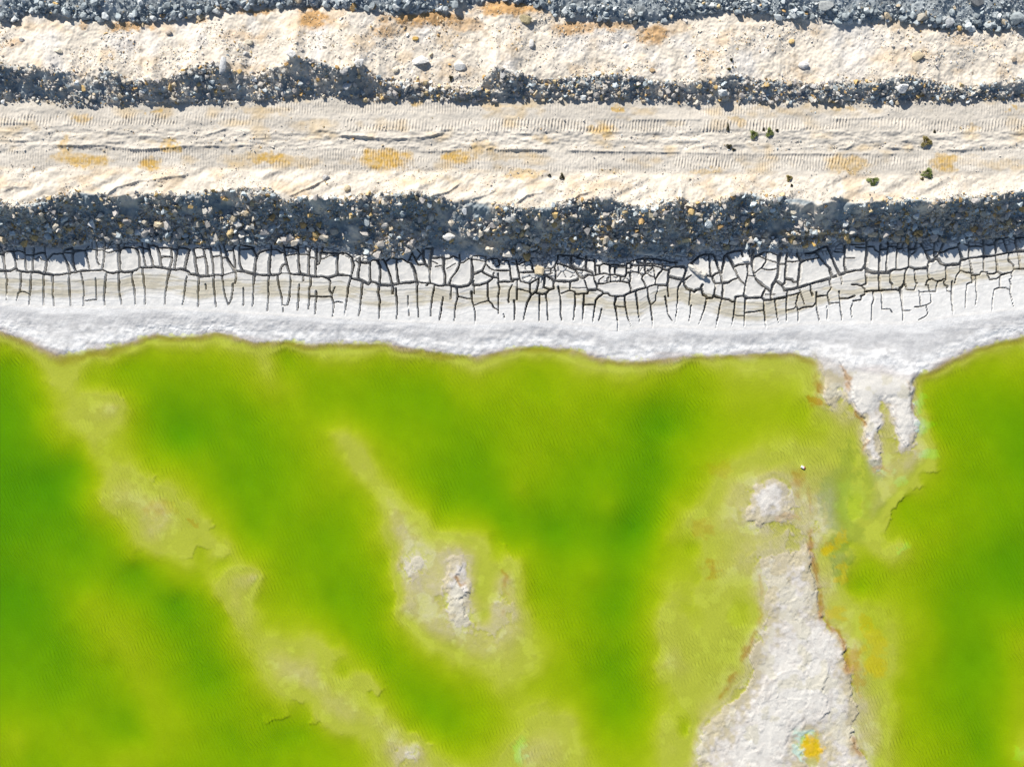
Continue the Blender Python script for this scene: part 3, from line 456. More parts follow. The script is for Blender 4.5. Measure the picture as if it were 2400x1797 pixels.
def lake_height(U, V):
    t = lake_t(U, V)
    shallow = 1 - smooth(.22, .5, t)
    n = .026 * fbm(U / 70, V / 70, 5, 33)
    tt = t + n * shallow
    s = .07
    f = tt / s
    q = (np.floor(f) + smooth(.90, 1.0, f - np.floor(f))) * s
    gate = shallow * smooth(20, 50, V - np.interp(U, LW[:, 0], LW[:, 1])) * np.clip(.2 + 2.2 * vnoise(U / 80, V / 80, 35), 0, 1) * smooth(-.22, -.1, t)
    tt = tt * (1 - .85 * gate) + q * .85 * gate
    z = np.where(tt > 0, -tt * DEPTH, -tt * .8)
    # loose sheets of crust with scalloped rims
    k1 = smooth(.0, .02, fbm(U / 75, V / 75, 6, 38, .58) - .12); k2 = smooth(.0, .02, fbm(U / 48 + 7, V / 60, 6, 39, .58) - .2)
    k3 = smooth(.0, .03, fbm(U / 20 + 3, V / 24, 4, 40, .55) - .28)
    off_shore = smooth(25, 60, V - np.interp(U, LW[:, 0], LW[:, 1]))
    on = shallow * smooth(-.20, -.10, t) * off_shore
    z = z + on * (.020 * (k1 - .5) + .018 * (k2 - .4)) * (1 - .72 * smooth(.0, .12, t)) + (.020 * (k3 - .5) + .014 * (smooth(.0, .03, fbm(U / 36, V / 40, 5, 41, .6) - .1) - .5)) * on * (1 - smooth(-.01, .05, t))
    z = z + rims(U, V) * (1.1 - .45 * smooth(.0, .2, t))
    z = np.where(t > .006, np.minimum(z, -.007 - .048 * smooth(.005, .2, t)), z)        # drowned sheets stay drowned
    rough = (1 - smooth(-.02, .25, t))
    z = z + rough * (.004 * fbm(U / 7, V / 7, 3, 36) + .008 * np.maximum(0, vnoise(U / 14, V / 14, 37) * 2 - .3))
    return z, t

OCHRE_ROAD = [(195, 376, 68, 16, .8), (354, 383, 24, 14, .9), (629, 369, 46, 14, .9), (700, 378, 60, 14, .3), (362, 260, 12, 8, .7), (401, 340, 16, 16, .8), (152, 345, 20, 30, .6), (190, 280, 18, 10, .6), (901, 376, 56, 24, 1.), (1078, 369, 36, 17, .9), (977, 242, 17, 9, .8), (1444, 253, 11, 12, .8), (1411, 304, 24, 15, .6), (1270, 325, 26, 10, .4), (1234, 409, 48, 8, .5), (1200, 365, 70, 12, .3), (1000, 420, 90, 7, .25), (2211, 380, 30, 20, .8), (1990, 387, 40, 20, .6), (1654, 401, 40, 8, .5), (1730, 286, 22, 14, .5), (2280, 300, 12, 8, .5), (2367, 256, 9, 6, .9), (2350, 385, 50, 15, .3), (1970, 255, 30, 6, .5), (610, 258, 60, 10, .3), (1180, 250, 60, 8, .3), (1130, 345, 30, 14, .4), (560, 375, 50, 14, .3)]
RUST_TOP = [(300, 62, 60, 12, .8), (735, 45, 48, 28, .9), (990, 45, 110, 18, .9), (1195, 22, 95, 18, .9), (1345, 66, 55, 22, .75), (1535, 82, 48, 22, .8), (1430, 60, 60, 14, .7), (600, 28, 40, 8, .8), (470, 45, 20, 10, .6), (205, 60, 20, 12, .6), (2340, 55, 30, 12, .4), (70, 15, 30, 8, .5), (30, 95, 30, 14, .4), (560, 85, 60, 14, .3), (900, 75, 40, 14, .5), (1100, 60, 60, 16, .5)]
OCHRE_BED = [(1909, 940, 12, 14, .9), (1640, 1240, 30, 30, .45), (1676, 1333, 22, 26, .6), (2000, 1548, 20, 34, .7), (2008, 1600, 12, 36, .5), (375, 1190, 34, 22, .3), (2060, 1098, 26, 12, .4), (1870, 1120, 18, 22, .4), (1845, 1210, 24, 16, .35), (1690, 1100, 40, 20, .3), (450, 1226, 12, 10, .5), (1950, 1280, 16, 10, .5)]
SEAMS = [('1893,835 1906,850 1910,880 1922,915 1932,942', 6, .95), ('1972,855 1986,884 1994,915', 4, .8), ('2003,965 2018,978 2028,1004 2034,1025 2022,1060', 4, 1.), ('1899,1240 1901,1290 1911,1340 1921,1400 1928,1450', 6, .95), ('1929,1453 1965,1483 1985,1520 1990,1570 2000,1600', 6, .9), ('1998,1730 2004,1750 2018,1766', 7, .8),
 ('1778,1470 1763,1500 1748,1530 1725,1575 1705,1610 1690,1632', 6, .85), ('1783,1350 1786,1410 1781,1460', 4, .5), ('1066,1350 1075,1362 1085,1372', 4, .9), ('1178,1335 1186,1360 1190,1400 1180,1440', 6, .7), ('2128,888 2137,930 2136,960', 5, .7), ('2150,875 2180,862 2216,845', 5, .35), ('1898,1150 1900,1190 1905,1230', 4, .5), ('1860,1110 1875,1130 1870,1160', 6, .6)]
DULL_BED = [(1985, 1110, 30, 60, .6), (1972, 1235, 28, 50, .7), (1958, 1170, 38, 80, .75), (1968, 1300, 28, 80, .75), (2040, 1110, 22, 50, .5), (1990, 1060, 20, 40, .5), (1995, 1250, 30, 30, .5), (2045, 1185, 26, 40, .35)]
MINT_BED = [(2156, 945, 14, 30, .8), (2168, 1000, 22, 22, .8), (2172, 1062, 24, 12, .9), (1216, 1762, 16, 34, .9), (2117, 1284, 9, 18, .8), (1876, 1745, 14, 45, 1.), (1890, 1716, 24, 11, 1.), (2110, 1130, 16, 10, .6), (2395, 1770, 14, 20, .7), (2070, 1105, 18, 6, .5), (1995, 1170, 40, 60, .25)]
YELLOW_BED = [(2052, 1505, 30, 38, .45), (2055, 1560, 30, 34, .6), (2040, 1470, 16, 20, .5), (2030, 1450, 10, 12, .4), (1904, 1752, 24, 34, 1.), (1940, 1290, 22, 16, .8), (1968, 1265, 12, 30, .5), (1975, 1345, 12, 40, .5), (1965, 1440, 20, 20, .4)]

def rgb(*c): return np.array(c, np.float32)

def surface(x_ax, y_ax, land):
    """height, albedo, zone and plate map over a tensor grid"""
    ny, nx = len(y_ax), len(x_ax)
    X = np.broadcast_to(x_ax[None, :], (ny, nx)).astype(np.float64); Y = np.broadcast_to(y_ax[:, None], (ny, nx)).astype(np.float64)
    zb = base_height(x_ax, Y)
    k = S * CAM_H / (CAM_H - zb)
    U = (CU + X * k); V = (CV - Y * k)
    at = lambda L: np.interp(U, L[:, 0], L[:, 1])
    v6, v7, vt, vw = at(L6), at(L7), at(LT), at(LW)
    zl, t = lake_height(U, V)
    w = smooth(0, 1, (V - vt + 4) / np.maximum(.5 * (vw - vt), 8))
    z = zb * (1 - w) + zl * w
    A = np.zeros((ny, nx, 3), np.float32)
    n1 = fbm(X / .9, Y / .9, 4, 101)[..., None]; n2 = fbm(X / .22, Y / .22, 3, 111)[..., None]
    near = (smooth(27, 24, np.abs(Y)) * smooth(36, 32.5, np.abs(X)))
    n1 = n1 * near[..., None]; n2 = n2 * near[..., None]
    D = np.full((ny, nx), 40.0, np.float32); Bar = np.zeros((ny, nx), bool)
    if land:
        v1, v2, v3, v4, v5 = at(L1), at(L2), at(L3), at(L4), at(L5)
        wob = 5 * fbm(U / 14, V / 14, 2, 131)
        grey = smooth(-4, 4, v1 - V + wob)
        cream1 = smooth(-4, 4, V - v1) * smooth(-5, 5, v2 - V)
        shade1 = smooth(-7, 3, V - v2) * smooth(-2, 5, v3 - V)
        road = smooth(-3, 3, V - v3) * smooth(-10, 10, v4 - V)
        should = smooth(-10, 10, V - v4) * smooth(-5, 5, v5 - V)
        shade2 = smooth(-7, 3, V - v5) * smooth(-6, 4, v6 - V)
        mud = smooth(-8, 2, V - v6 + wob) * (1 - smooth(-6, 6, V - vt))
        # relief
        z = z + grey * near * (.12 * fbm(X / .9, Y / .9, 3, 1) + .05 * fbm(X / .2, Y / .2, 2, 2))
        z = z + cream1 * (.10 * fbm(X / 1.6, Y / 1.6, 3, 3) + .04 * fbm(X / .3, Y / .3, 3, 4) + .022 * fbm(X / .11, Y / .11, 2, 44) + .06 * vnoise(X / .45, Y / 3.0, 5))
        z = z + shade1 * (.17 * fbm(X / .7, Y / .9, 3, 6) + .06 * fbm(X / .18, Y / .18, 2, 7))
        z = z + shade2 * (.26 * fbm(X / 1.1, Y / 1.3, 4, 8) + .08 * fbm(X / .2, Y / .2, 2, 9))
        al = .89 * X + .45 * Y; ac = -.45 * X + .89 * Y
        z = z + should * (.12 * vnoise(al / 2.2, ac / .35, 15) + .05 * fbm(X / .5, Y / .5, 3, 16) + .02 * fbm(X / .12, Y / .12, 2, 17))
        centre = smooth(300, 310, V) * smooth(356, 346, V)
        z = z + road * (.03 * fbm(X / 2.2, Y / .5, 4, 18) + .016 * fbm(X / .15, Y / .15, 2, 19) + centre * (.06 * fbm(X / .8, Y / .25, 4, 20) + .02 * fbm(X / .2, Y / .12, 2, 21)))
        z = z + road * tread(U, V)
        for (L, a, b) in SCARPS: z = z + scarp(U, V, L, a, b)
        # albedo of the dry ground, with shade painted on the steep faces
        cr = rgb(.71, .645, .555) * (1 + .10 * n1 + .10 * n2)
        ro = rgb(.61, .565, .50) * (1 + .10 * n1 + .06 * n2)
        gr = rgb(.34, .375, .395) * (1 + .25 * n1 + .2 * n2)
        sh = rgb(.28, .335, .37) * (1 + .18 * n1 + .2 * n2)  # painted shade for both steep faces: darker and bluer than their gravel
        och = rgb(.56, .36, .09)
        rust = rgb(.50, .29, .11)
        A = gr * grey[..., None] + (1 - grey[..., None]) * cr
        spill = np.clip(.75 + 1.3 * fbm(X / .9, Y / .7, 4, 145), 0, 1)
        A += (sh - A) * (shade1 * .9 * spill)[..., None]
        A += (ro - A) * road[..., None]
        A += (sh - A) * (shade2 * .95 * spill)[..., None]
        pale = np.clip(.5 + 1.4 * fbm(X / 2.5, Y / 1.2, 3, 140), 0, 1)[..., None]
        A *= 1 + (.10 * pale - .05) * road[..., None]
        A += (och - A) * (road * np.clip(.55 * fbm(X / 1.3, Y / .7, 3, 141) - .12, 0, .35))[..., None]
        A += (rgb(.60, .44, .27) - A) * ((cream1 + should) * np.clip(.9 * fbm(X / 1.2, Y / .8, 4, 142) - .1, 0, .5))[..., None]
        A += (rgb(.70, .68, .66) - A) * (cream1 * np.clip(1.1 * fbm(X / 1.6, Y / 1.6, 4, 143) - .15, 0, .6))[..., None]
        A += (och - A) * np.clip(.92 * stain(U, V, [(a_, b_, c_ * 1.2, d_ * 1.15, e_) for (a_, b_, c_, d_, e_) in OCHRE_ROAD], 150) * (.7 + .5 * np.clip(.5 + fbm(U / 6, V / 6, 3, 152), 0, 1)), 0, .95)[..., None]
        A += (rust * (1 + .35 * n2) - A) * ((1 - grey) * stain(U, V, RUST_TOP, 151))[..., None]
        A += (rgb(.60, .47, .29) * (1 + .15 * n2) - A) * stain(U, V, [(1425, 561, 72, 10, .9), (1900, 549, 100, 11, .9), (2365, 533, 55, 10, .9), (1905, 570, 30, 8, .8), (1330, 560, 30, 12, .4), (1150, 575, 40, 12, .4)], 153)[..., None]
        # mud: cracks, curled rims, strand lines
        r0 = np.where(V.max(axis=1) > 520)[0][0]; r1 = ny
        sl = slice(r0, r1)
        u_ax = CU + x_ax * S * CAM_H / (CAM_H - .4); v_ax = CV - y_ax[sl] * S * CAM_H / (CAM_H - .4)
        D[sl], Bar[sl] = crack_field(U[sl], V[sl], u_ax, v_ax)
        gap, cid, _ = worley(U[sl] / 13 + .25 * vnoise(U[sl] / 9, V[sl] / 9, 160), V[sl] / 10, 161)
        toe = smooth(-4, 2, V[sl] - v6[sl]) * smooth(26, 12, V[sl] - v6[sl] + 14 * vnoise(U[sl] / 40, V[sl] / 40, 162)) 
        toe *= smooth(-.1, .15, vnoise(U[sl] / 70, V[sl] / 70, 163) + .12)
        small = np.where(toe > .5, (gap - .11) * 9, 40)
        gap2, _, _ = worley(U[sl] / 17, V[sl] / 13, 165)
        msk = smooth(1180, 1240, U[sl]) * smooth(1560, 1500, U[sl]) * smooth(4, 14, V[sl] - v6[sl]) * smooth(70, 50, V[sl] - v6[sl])
        small = np.minimum(small, np.where((msk > .5) & (vnoise(U[sl] / 50, V[sl] / 30, 166) > .12), (gap2 - .06) * 12, 40))
        Dm = D[sl]
        cut = smooth(.6, -.7, Dm) * mud[sl]
        cut2 = smooth(.9, -.5, small) * mud[sl]
        below = smooth(-6, 8, V[sl] - v7[sl])
        rim = np.exp(-np.maximum(Dm, 0) / 3.0) * (.030 * (1 - below) + .014 * below)
        rim *= mud[sl] * (Dm < 30)
        dome = (1 - below) * .02 * (1 - np.exp(-np.maximum(Dm, 0) / 9.0))
        fine = .010 * fbm(X[sl] / .3, Y[sl] / .3, 3, 170) + (1 - below) * .012 * np.maximum(0, fbm(X[sl] / .35, Y[sl] / .35, 3, 171))
        zs = z[sl] + mud[sl] * (rim - dome + fine)
        vr = V[sl] - v7[sl] + 4 * vnoise(U[sl] / 60, V[sl] * 0, 172) + 1.6 * vnoise(U[sl] / 9, V[sl] * 0, 173)
        for (o, a) in ((15, .022), (22, .008), (29, .010), (36, .008), (46, .014), (56, .008), (66, .010)):
            zs = zs - a * smooth(o - .8, o + .8, vr + 2.5 * vnoise(U[sl] / 25, V[sl] * 0 + o, 174)) * mud[sl]
        zs = zs + .08 * np.clip((vr - 8) / 62, 0, 1) * mud[sl]
        zs = zs - np.where(V[sl] < 752, .55, .12) * cut
        zs = zs - .14 * cut2
        z[sl] = zs
        D[sl] = np.minimum(D[sl], 40)
        g = rgb(.68, .67, .65) * (1 + .06 * n1[sl] + .05 * n2[sl])
        tan = rgb(.52, .48, .38) * (1 + .07 * n1[sl] + .12 * fbm(X[sl] / .5, Y[sl] / .09, 3, 175)[..., None])
        wht = rgb(.77, .765, .755) * (1 + .03 * n1[sl] + .05 * n2[sl])
        tb = smooth(8, 18, vr + 5 * n1[sl][..., 0]) * smooth(62, 48, vr + 6 * vnoise(U[sl] / 30, V[sl] * 0, 176) + 10 * vnoise(U[sl] / 300, V[sl] * 0, 177))
        wb = smooth(48, 62, vr + 6 * vnoise(U[sl] / 30, V[sl] * 0, 176))
        tb = tb * (.25 + 1.0 * np.clip(.5 + 1.5 * fbm(U[sl] / 45, V[sl] / 9, 3, 178), 0, 1))
        M = g + (tan - g) * (.85 * np.clip(tb, 0, 1))[..., None]
        M = M + (wht - M) * wb[..., None]
        a = A[sl]; a += (M - a) * mud[sl][..., None]; A[sl] = a
    # salt shore and lake bed
    shore = smooth(-10, 6, V - vt)[..., None] if land else np.ones((ny, nx, 1))
    q = np.clip((V - vt) / np.maximum(vw - vt, 8), 0, 3)
    qn = q + .10 * fbm(U / 60, V / 14, 3, 180)
    band = smooth(.12, .28, qn) * smooth(.75, .5, qn)             # greyer strip, then brilliant rim
    salt = rgb(.76, .76, .765) * (1 + .04 * n1 + .06 * n2)
    salt += (rgb(.55, .55, .56) - salt) * (band * (.55 + .5 * np.clip(.5 + fbm(U / 30, V / 9, 3, 181), 0, 1)))[..., None]
    salt += (rgb(.46, .42, .41) - salt) * (smooth(.84, 1.0, qn) * .7)[..., None]
    salt *= (1 + .16 * smooth(.2, .5, q) * fbm(U / 13, V / 10, 4, 187))[..., None]
    tz = t + .03 * fbm(U / 12, V / 12, 3, 182)
    crust = rgb(.545, .51, .475) * (1 + .13 * n1 + .10 * n2)
    crust += (rgb(.68, .66, .62) - crust) * (smooth(-.05, -.12, tz) * .9)[..., None]
    wet = rgb(.48, .43, .30) * (1 + .07 * n1 + .05 * n2)
    bed = rgb(.50, .465, .365) * (1 + .05 * n1)
    lk = crust + (wet - crust) * smooth(-.075, -.025, tz)[..., None]
    lk += (bed - lk) * smooth(.06, .2, tz)[..., None]
    lk += (rgb(.57, .54, .44) - lk) * (smooth(.28, .45, fbm(U / 40, V / 40, 4, 183)) * .7 * smooth(.5, .2, tz))[..., None]
    lk += (rgb(.30, .33, .27) - lk) * (stain(U, V, DULL_BED, 188))[..., None]
    lk += (rgb(.46, .25, .06) - lk) * (.85 * stain(U, V, OCHRE_BED, 184))[..., None]
    lk += (rgb(.38, .22, .09) - lk) * (.95 * vein(U, V, SEAMS, 189))[..., None]
    lk += (rgb(.47, .60, .52) - lk) * (stain(U, V, MINT_BED, 185))[..., None]
    lk += (rgb(.66, .43, .03) - lk) * (stain(U, V, YELLOW_BED, 186))[..., None]
    lk += (rgb(.36, .275, .17) - lk) * (.8 * smooth(.98, 1.05, qn) * smooth(1.35, 1.1, qn) * (1 - smooth(1890, 1930, U) * smooth(2160, 2120, U)))[..., None]
    inl = smooth(.97, 1.12, q)[..., None]
    pen = (smooth(1890, 1930, U) * smooth(2150, 2110, U) * smooth(.55, .9, q))[..., None]
    inl = np.maximum(inl, pen * smooth(-.14, -.06, t)[..., None])
    Sx = salt * (1 - inl) + lk * inl
    A = (A * (1 - shore) + Sx * shore) if land else Sx
    lump = smooth(-6, 4, V - vt) * (1 - smooth(.95, 1.1, q)) * (.3 + .7 * smooth(.35, .8, q))
    z = z + lump * (.012 * fbm(U / 40, V / 8, 4, 190) + .009 * smooth(.0, .04, fbm(U / 30, V / 13, 5, 191, .55) - .1) + .008 * fbm(U / 6, V / 5, 3, 192) + .012 * smooth(.5, .75, q) * smooth(.0, .06, fbm(U / 10, V / 9, 4, 193) - .05))
    qs = q + .05 * fbm(U / 70, V / 20, 3, 194) + .02 * vnoise(U / 9, V / 30, 195)
    for o_ in (.2, .34, .5, .62, .78, .9):
        z = z + .006 * lump * (1 - smooth(o_ - .02, o_ + .02, qs + .04 * vnoise(U / 40, V * 0 + o_ * 9, 196)))
    A = np.clip(A, .02, .9)
    info = dict(U=U, V=V, t=t, D=D, Bar=Bar, v6=v6, vt=vt, vw=vw)
    if land: info.update(v1=v1, v3=v3, v4=v4)
    return X, Y, z, A, info

def axis(lo, hi, d, reach, tail_lo=True, tail_hi=True):
    c = np.arange(lo, hi + d * .5, d)
    def tail(start, step):
        out = []; p = start; s = step
        while p < reach: s *= 1.22; p += s; out.append(p)
        return np.array(out)
    if tail_hi: c = np.concatenate([c, tail(c[-1], d)])
    if tail_lo: c = np.concatenate([-tail(-c[0], d)[::-1], c])
    return c

SEAM = 3.06
xa = axis(-31.6, 31.6, .0425, 260)
ya = np.concatenate([axis(8.62, 22.8, .05, 260, False, True)[::-1], np.arange(8.59, SEAM, -.03), [SEAM]])
xl = axis(-31.6, 31.6, .068, 260)
yl = np.concatenate([[SEAM], -axis(-SEAM + .065, 24.0, .065, 260, False, True)])
LX, LY, LZ, LA, LI = surface(xa, ya, True)
BX, BY, BZ, BA, BI = surface(xl, yl, False)
LZ[-1] = np.interp(xa, xl, BZ[0])

def normals(x_ax, y_ax, Z):
    gy, gx = np.gradient(Z, y_ax, x_ax)
    n = np.stack([-gx, -gy, np.ones_like(Z)], -1)
    return (n / np.linalg.norm(n, axis=-1, keepdims=True)).astype(np.float32)

def ground_z(x, y):
    """terrain height at world points"""
    x = np.asarray(x, float); y = np.asarray(y, float)
    def samp(xs, ys, Zs):
        j = np.clip(np.searchsorted(xs, x) - 1, 0, len(xs) - 2); i = np.clip(np.searchsorted(-ys, -y) - 1, 0, len(ys) - 2)
        a = np.clip((x - xs[j]) / (xs[j + 1] - xs[j]), 0, 1); b = np.clip((ys[i] - y) / (ys[i] - ys[i + 1]), 0, 1)
        return (Zs[i, j] * (1 - a) + Zs[i, j + 1] * a) * (1 - b) + (Zs[i + 1, j] * (1 - a) + Zs[i + 1, j + 1] * a) * b
    return np.where(y > SEAM, samp(xa, ya, LZ), samp(xl, yl, BZ))

def spot(u, v, z0=2.0):
    """world point on the terrain that a photo pixel shows"""
    u = np.asarray(u, float); v = np.asarray(v, float)
    z = np.full(u.shape, z0)
    for _ in range(6):
        x, y = to_world(u, v, z)
        z = .5 * z + .5 * ground_z(x, y)
    x, y = to_world(u, v, z)
    return x, y, ground_z(x, y)

# ------------------------------------------------------------------ connected plates of mud
def components(solid):
    lab = np.zeros(solid.shape, np.int32); parent = [0]
    def find(a):
        while parent[a] != a:
            parent[a] = parent[parent[a]]; a = parent[a]
        return a
    prev = []
    for i in range(solid.shape[0]):
        row = solid[i].astype(np.int8)
        d = np.diff(np.concatenate([[0], row, [0]]))
        st = np.where(d == 1)[0]; en = np.where(d == -1)[0]
        cur = []; p = 0
        for s, e in zip(st, en):
            l = 0
            for (ps, pe, pl) in prev:
                if pe > s and ps < e:
                    r = find(pl)
                    if l == 0: l = r
                    elif r != l: parent[r] = l
            if l == 0:
                l = len(parent); parent.append(l)
            lab[i, s:e] = l; cur.append((s, e, l))
        prev = cur
    root = np.array([find(a) for a in range(len(parent))])
    return root[lab]

cell = lambda a: .25 * (a[:-1, :-1] + a[1:, :-1] + a[:-1, 1:] + a[1:, 1:])
cV, cU = cell(LI['V']), cell(LI['U'])
region = (cV > cell(LI['v6']) - 8) & (cV < cell(LI['vt'])) & (np.abs(cU - 1200) < 1420)
ok_v = (LI['D'] > .25) & (~LI['Bar'])
solid = ok_v[:-1, :-1] & ok_v[1:, :-1] & ok_v[:-1, 1:] & ok_v[1:, 1:] & region
rows = np.where(region.any(axis=1))[0]; rs = slice(rows[0], rows[-1] + 1)
lab = np.zeros(solid.shape, np.int32)
lab[rs] = components(solid[rs])
ids, cnt = np.unique(lab[lab > 0], return_counts=True)
keep = ids[np.argsort(-cnt)][:300]
keep = keep[[cnt[np.where(ids == k)[0][0]] > 60 for k in keep]]
remap = np.zeros(lab.max() + 1, np.int32); remap[keep] = np.arange(1, len(keep) + 1)
plate = remap[lab]
shallow_cell = cell(LI['D']) > -1.2
for _ in range(3):
    for ax, sh in ((0, 1), (0, -1), (1, 1), (1, -1)):
        r = np.roll(plate[rs], sh, axis=ax)
        p = plate[rs]
        plate[rs] = np.where((p == 0) & shallow_cell[rs] & region[rs], r, p)
# each plate sits a little higher or lower than its neighbours
drop = np.concatenate([[0], (rng.random(len(keep)) - .5) * .022])
pv = np.zeros(LZ.shape, np.int32)
pv[:-1, :-1] = plate; pv[1:, 1:] = np.maximum(pv[1:, 1:], plate)
LZ += drop[pv] * smooth(0, 2.5, LI['D']) * (1 - smooth(30, 60, LI['V'] - np.interp(LI['U'], L7[:, 0], L7[:, 1])))

# ------------------------------------------------------------------ materials
def nt(mat):
    mat.use_nodes = True
    mat.node_tree.nodes.clear()
    return mat.node_tree.nodes, mat.node_tree.links

def ground_material(name, grain, bump, rough=.93, ripple=0.0):
    m = bpy.data.materials.new(name); n, l = nt(m)
    out = n.new('ShaderNodeOutputMaterial'); p = n.new('ShaderNodeBsdfPrincipled')
    p.inputs['Roughness'].default_value = rough; p.inputs['Specular IOR Level'].default_value = .18
    at = n.new('ShaderNodeAttribute'); at.attribute_name = 'albedo'
    geo = n.new('ShaderNodeNewGeometry')
    def noise(scale, detail, rough_):
        t = n.new('ShaderNodeTexNoise'); t.inputs['Scale'].default_value = scale; t.inputs['Detail'].default_value = detail; t.inputs['Roughness'].default_value = rough_
        l.new(geo.outputs['Position'], t.inputs['Vector']); return t
    a = noise(9.0, 4, .65); b = noise(31.0, 2, .6)
    mul = n.new('ShaderNodeMath'); mul.operation = 'MULTIPLY_ADD'; mul.inputs[1].default_value = .6
    l.new(a.outputs['Fac'], mul.inputs[0])
    m2 = n.new('ShaderNodeMath'); m2.operation = 'MULTIPLY'; m2.inputs[1].default_value = .4
    l.new(b.outputs['Fac'], m2.inputs[0]); l.new(m2.outputs[0], mul.inputs[2])
    mr = n.new('ShaderNodeMapRange'); mr.inputs['From Min'].default_value = .3; mr.inputs['From Max'].default_value = .7
    mr.inputs['To Min'].default_value = 1 - grain; mr.inputs['To Max'].default_value = 1 + grain
    l.new(mul.outputs[0], mr.inputs['Value'])
    vm = n.new('ShaderNodeVectorMath'); vm.operation = 'SCALE'
    l.new(at.outputs['Color'], vm.inputs[0]); l.new(mr.outputs[0], vm.inputs['Scale'])
    l.new(vm.outputs[0], p.inputs['Base Color'])
    bp = n.new('ShaderNodeBump'); bp.inputs['Strength'].default_value = 1.0; bp.inputs['Distance'].default_value = bump
    if ripple:
        mp = n.new('ShaderNodeMapping'); mp.inputs['Rotation'].default_value = (0, 0, math.radians(-28))
        l.new(geo.outputs['Position'], mp.inputs['Vector'])
        wv = n.new('ShaderNodeTexWave'); wv.wave_type = 'BANDS'; wv.bands_direction = 'X'; wv.wave_profile = 'SIN'
        wv.inputs['Scale'].default_value = 1.55; wv.inputs['Distortion'].default_value = 5.0; wv.inputs['Detail'].default_value = 2.0; wv.inputs['Detail Scale'].default_value = .55
        l.new(mp.outputs[0], wv.inputs['Vector'])
        big = noise(.16, 2, .5)
        gm = n.new('ShaderNodeMapRange'); gm.inputs['From Min'].default_value = .4; gm.inputs['From Max'].default_value = .62; gm.inputs['To Max'].default_value = ripple
        l.new(big.outputs['Fac'], gm.inputs['Value'])
        w2 = n.new('ShaderNodeMath'); w2.operation = 'MULTIPLY_ADD'
        l.new(wv.outputs['Fac'], w2.inputs[0]); l.new(gm.outputs[0], w2.inputs[1]); l.new(mul.outputs[0], w2.inputs[2])
        l.new(w2.outputs[0], bp.inputs['Height'])
    else:
        l.new(mul.outputs[0], bp.inputs['Height'])
    l.new(bp.outputs[0], p.inputs['Normal'])
    l.new(p.outputs[0], out.inputs['Surface'])
    return m

def stone_material(name, by_object):
    m = bpy.data.materials.new(name); n, l = nt(m)
    out = n.new('ShaderNodeOutputMaterial'); p = n.new('ShaderNodeBsdfPrincipled')
    p.inputs['Roughness'].default_value = .85; p.inputs['Specular IOR Level'].default_value = .25
    if by_object:
        src = n.new('ShaderNodeObjectInfo')
    else:
        src = n.new('ShaderNodeAttribute'); src.attribute_name = 'albedo'
    geo = n.new('ShaderNodeNewGeometry')
    t = n.new('ShaderNodeTexNoise'); t.inputs['Scale'].default_value = 11.0; t.inputs['Detail'].default_value = 3; t.inputs['Roughness'].default_value = .7
    l.new(geo.outputs['Position'], t.inputs['Vector'])
    mr = n.new('ShaderNodeMapRange'); mr.inputs['From Min'].default_value = .25; mr.inputs['From Max'].default_value = .75; mr.inputs['To Min'].default_value = .72; mr.inputs['To Max'].default_value = 1.25
    l.new(t.outputs['Fac'], mr.inputs['Value'])
    vm = n.new('ShaderNodeVectorMath'); vm.operation = 'SCALE'
    l.new(src.outputs['Color'], vm.inputs[0]); l.new(mr.outputs[0], vm.inputs['Scale'])
    l.new(vm.outputs[0], p.inputs['Base Color'])
    bp = n.new('ShaderNodeBump'); bp.inputs['Distance'].default_value = .03
    l.new(t.outputs['Fac'], bp.inputs['Height']); l.new(bp.outputs[0], p.inputs['Normal'])
    l.new(p.outputs[0], out.inputs['Surface'])
    return m

M_EARTH = ground_material('earth', .10, .02)
M_MUD = ground_material('dried_mud', .05, .008)
M_SALT = ground_material('salt', .09, .022)
M_BED = ground_material('lake_bed', .07, .018, ripple=2.0)
M_STONE = stone_material('stone', True)
M_PEBBLE = stone_material('pebble', False)

# ------------------------------------------------------------------ terrain objects cut out of the two grids
def describe(o, label=None, cat=None, group=None, kind=None):
    if label: o['label'] = label
    if cat: o['category'] = cat
    if group: o['group'] = group
    if kind: o['kind'] = kind
    return o

def grid_pack(X, Y, Z, A, N):
    ny, nx = Z.shape
    co = np.stack([X, Y, Z], -1).reshape(-1, 3).astype(np.float32)
    al = np.concatenate([A.reshape(-1, 3), np.ones((ny * nx, 1))], 1).astype(np.float32)
    idx = np.arange(ny * nx).reshape(ny, nx)
    quads = np.stack([idx[:-1, :-1], idx[1:, :-1], idx[1:, 1:], idx[:-1, 1:]], -1).reshape(-1, 4)
    return co, al, N.reshape(-1, 3), quads

def raw_mesh(name, co, faces, mat, albedo=None, nrm=None, smooth_faces=True):
    me = bpy.data.meshes.new(name)
    nf, k = faces.shape
    me.vertices.add(len(co)); me.vertices.foreach_set('co', np.ascontiguousarray(co, np.float32).ravel())
    me.loops.add(nf * k); me.loops.foreach_set('vertex_index', np.ascontiguousarray(faces, np.int32).ravel())
    me.polygons.add(nf); me.polygons.foreach_set('loop_start', np.arange(0, nf * k, k, dtype=np.int32))
    me.polygons.foreach_set('use_smooth', np.full(nf, smooth_faces))
    if albedo is not None:
        a = me.attributes.new('albedo', 'FLOAT_COLOR', 'POINT'); a.data.foreach_set('color', np.ascontiguousarray(albedo, np.float32).ravel())
    me.update(calc_edges=True)
    if nrm is not None:
        a = me.attributes.new('custom_normal', 'FLOAT_VECTOR', 'POINT'); a.data.foreach_set('vector', np.ascontiguousarray(nrm, np.float32).ravel())
    me.materials.append(mat)
    return me

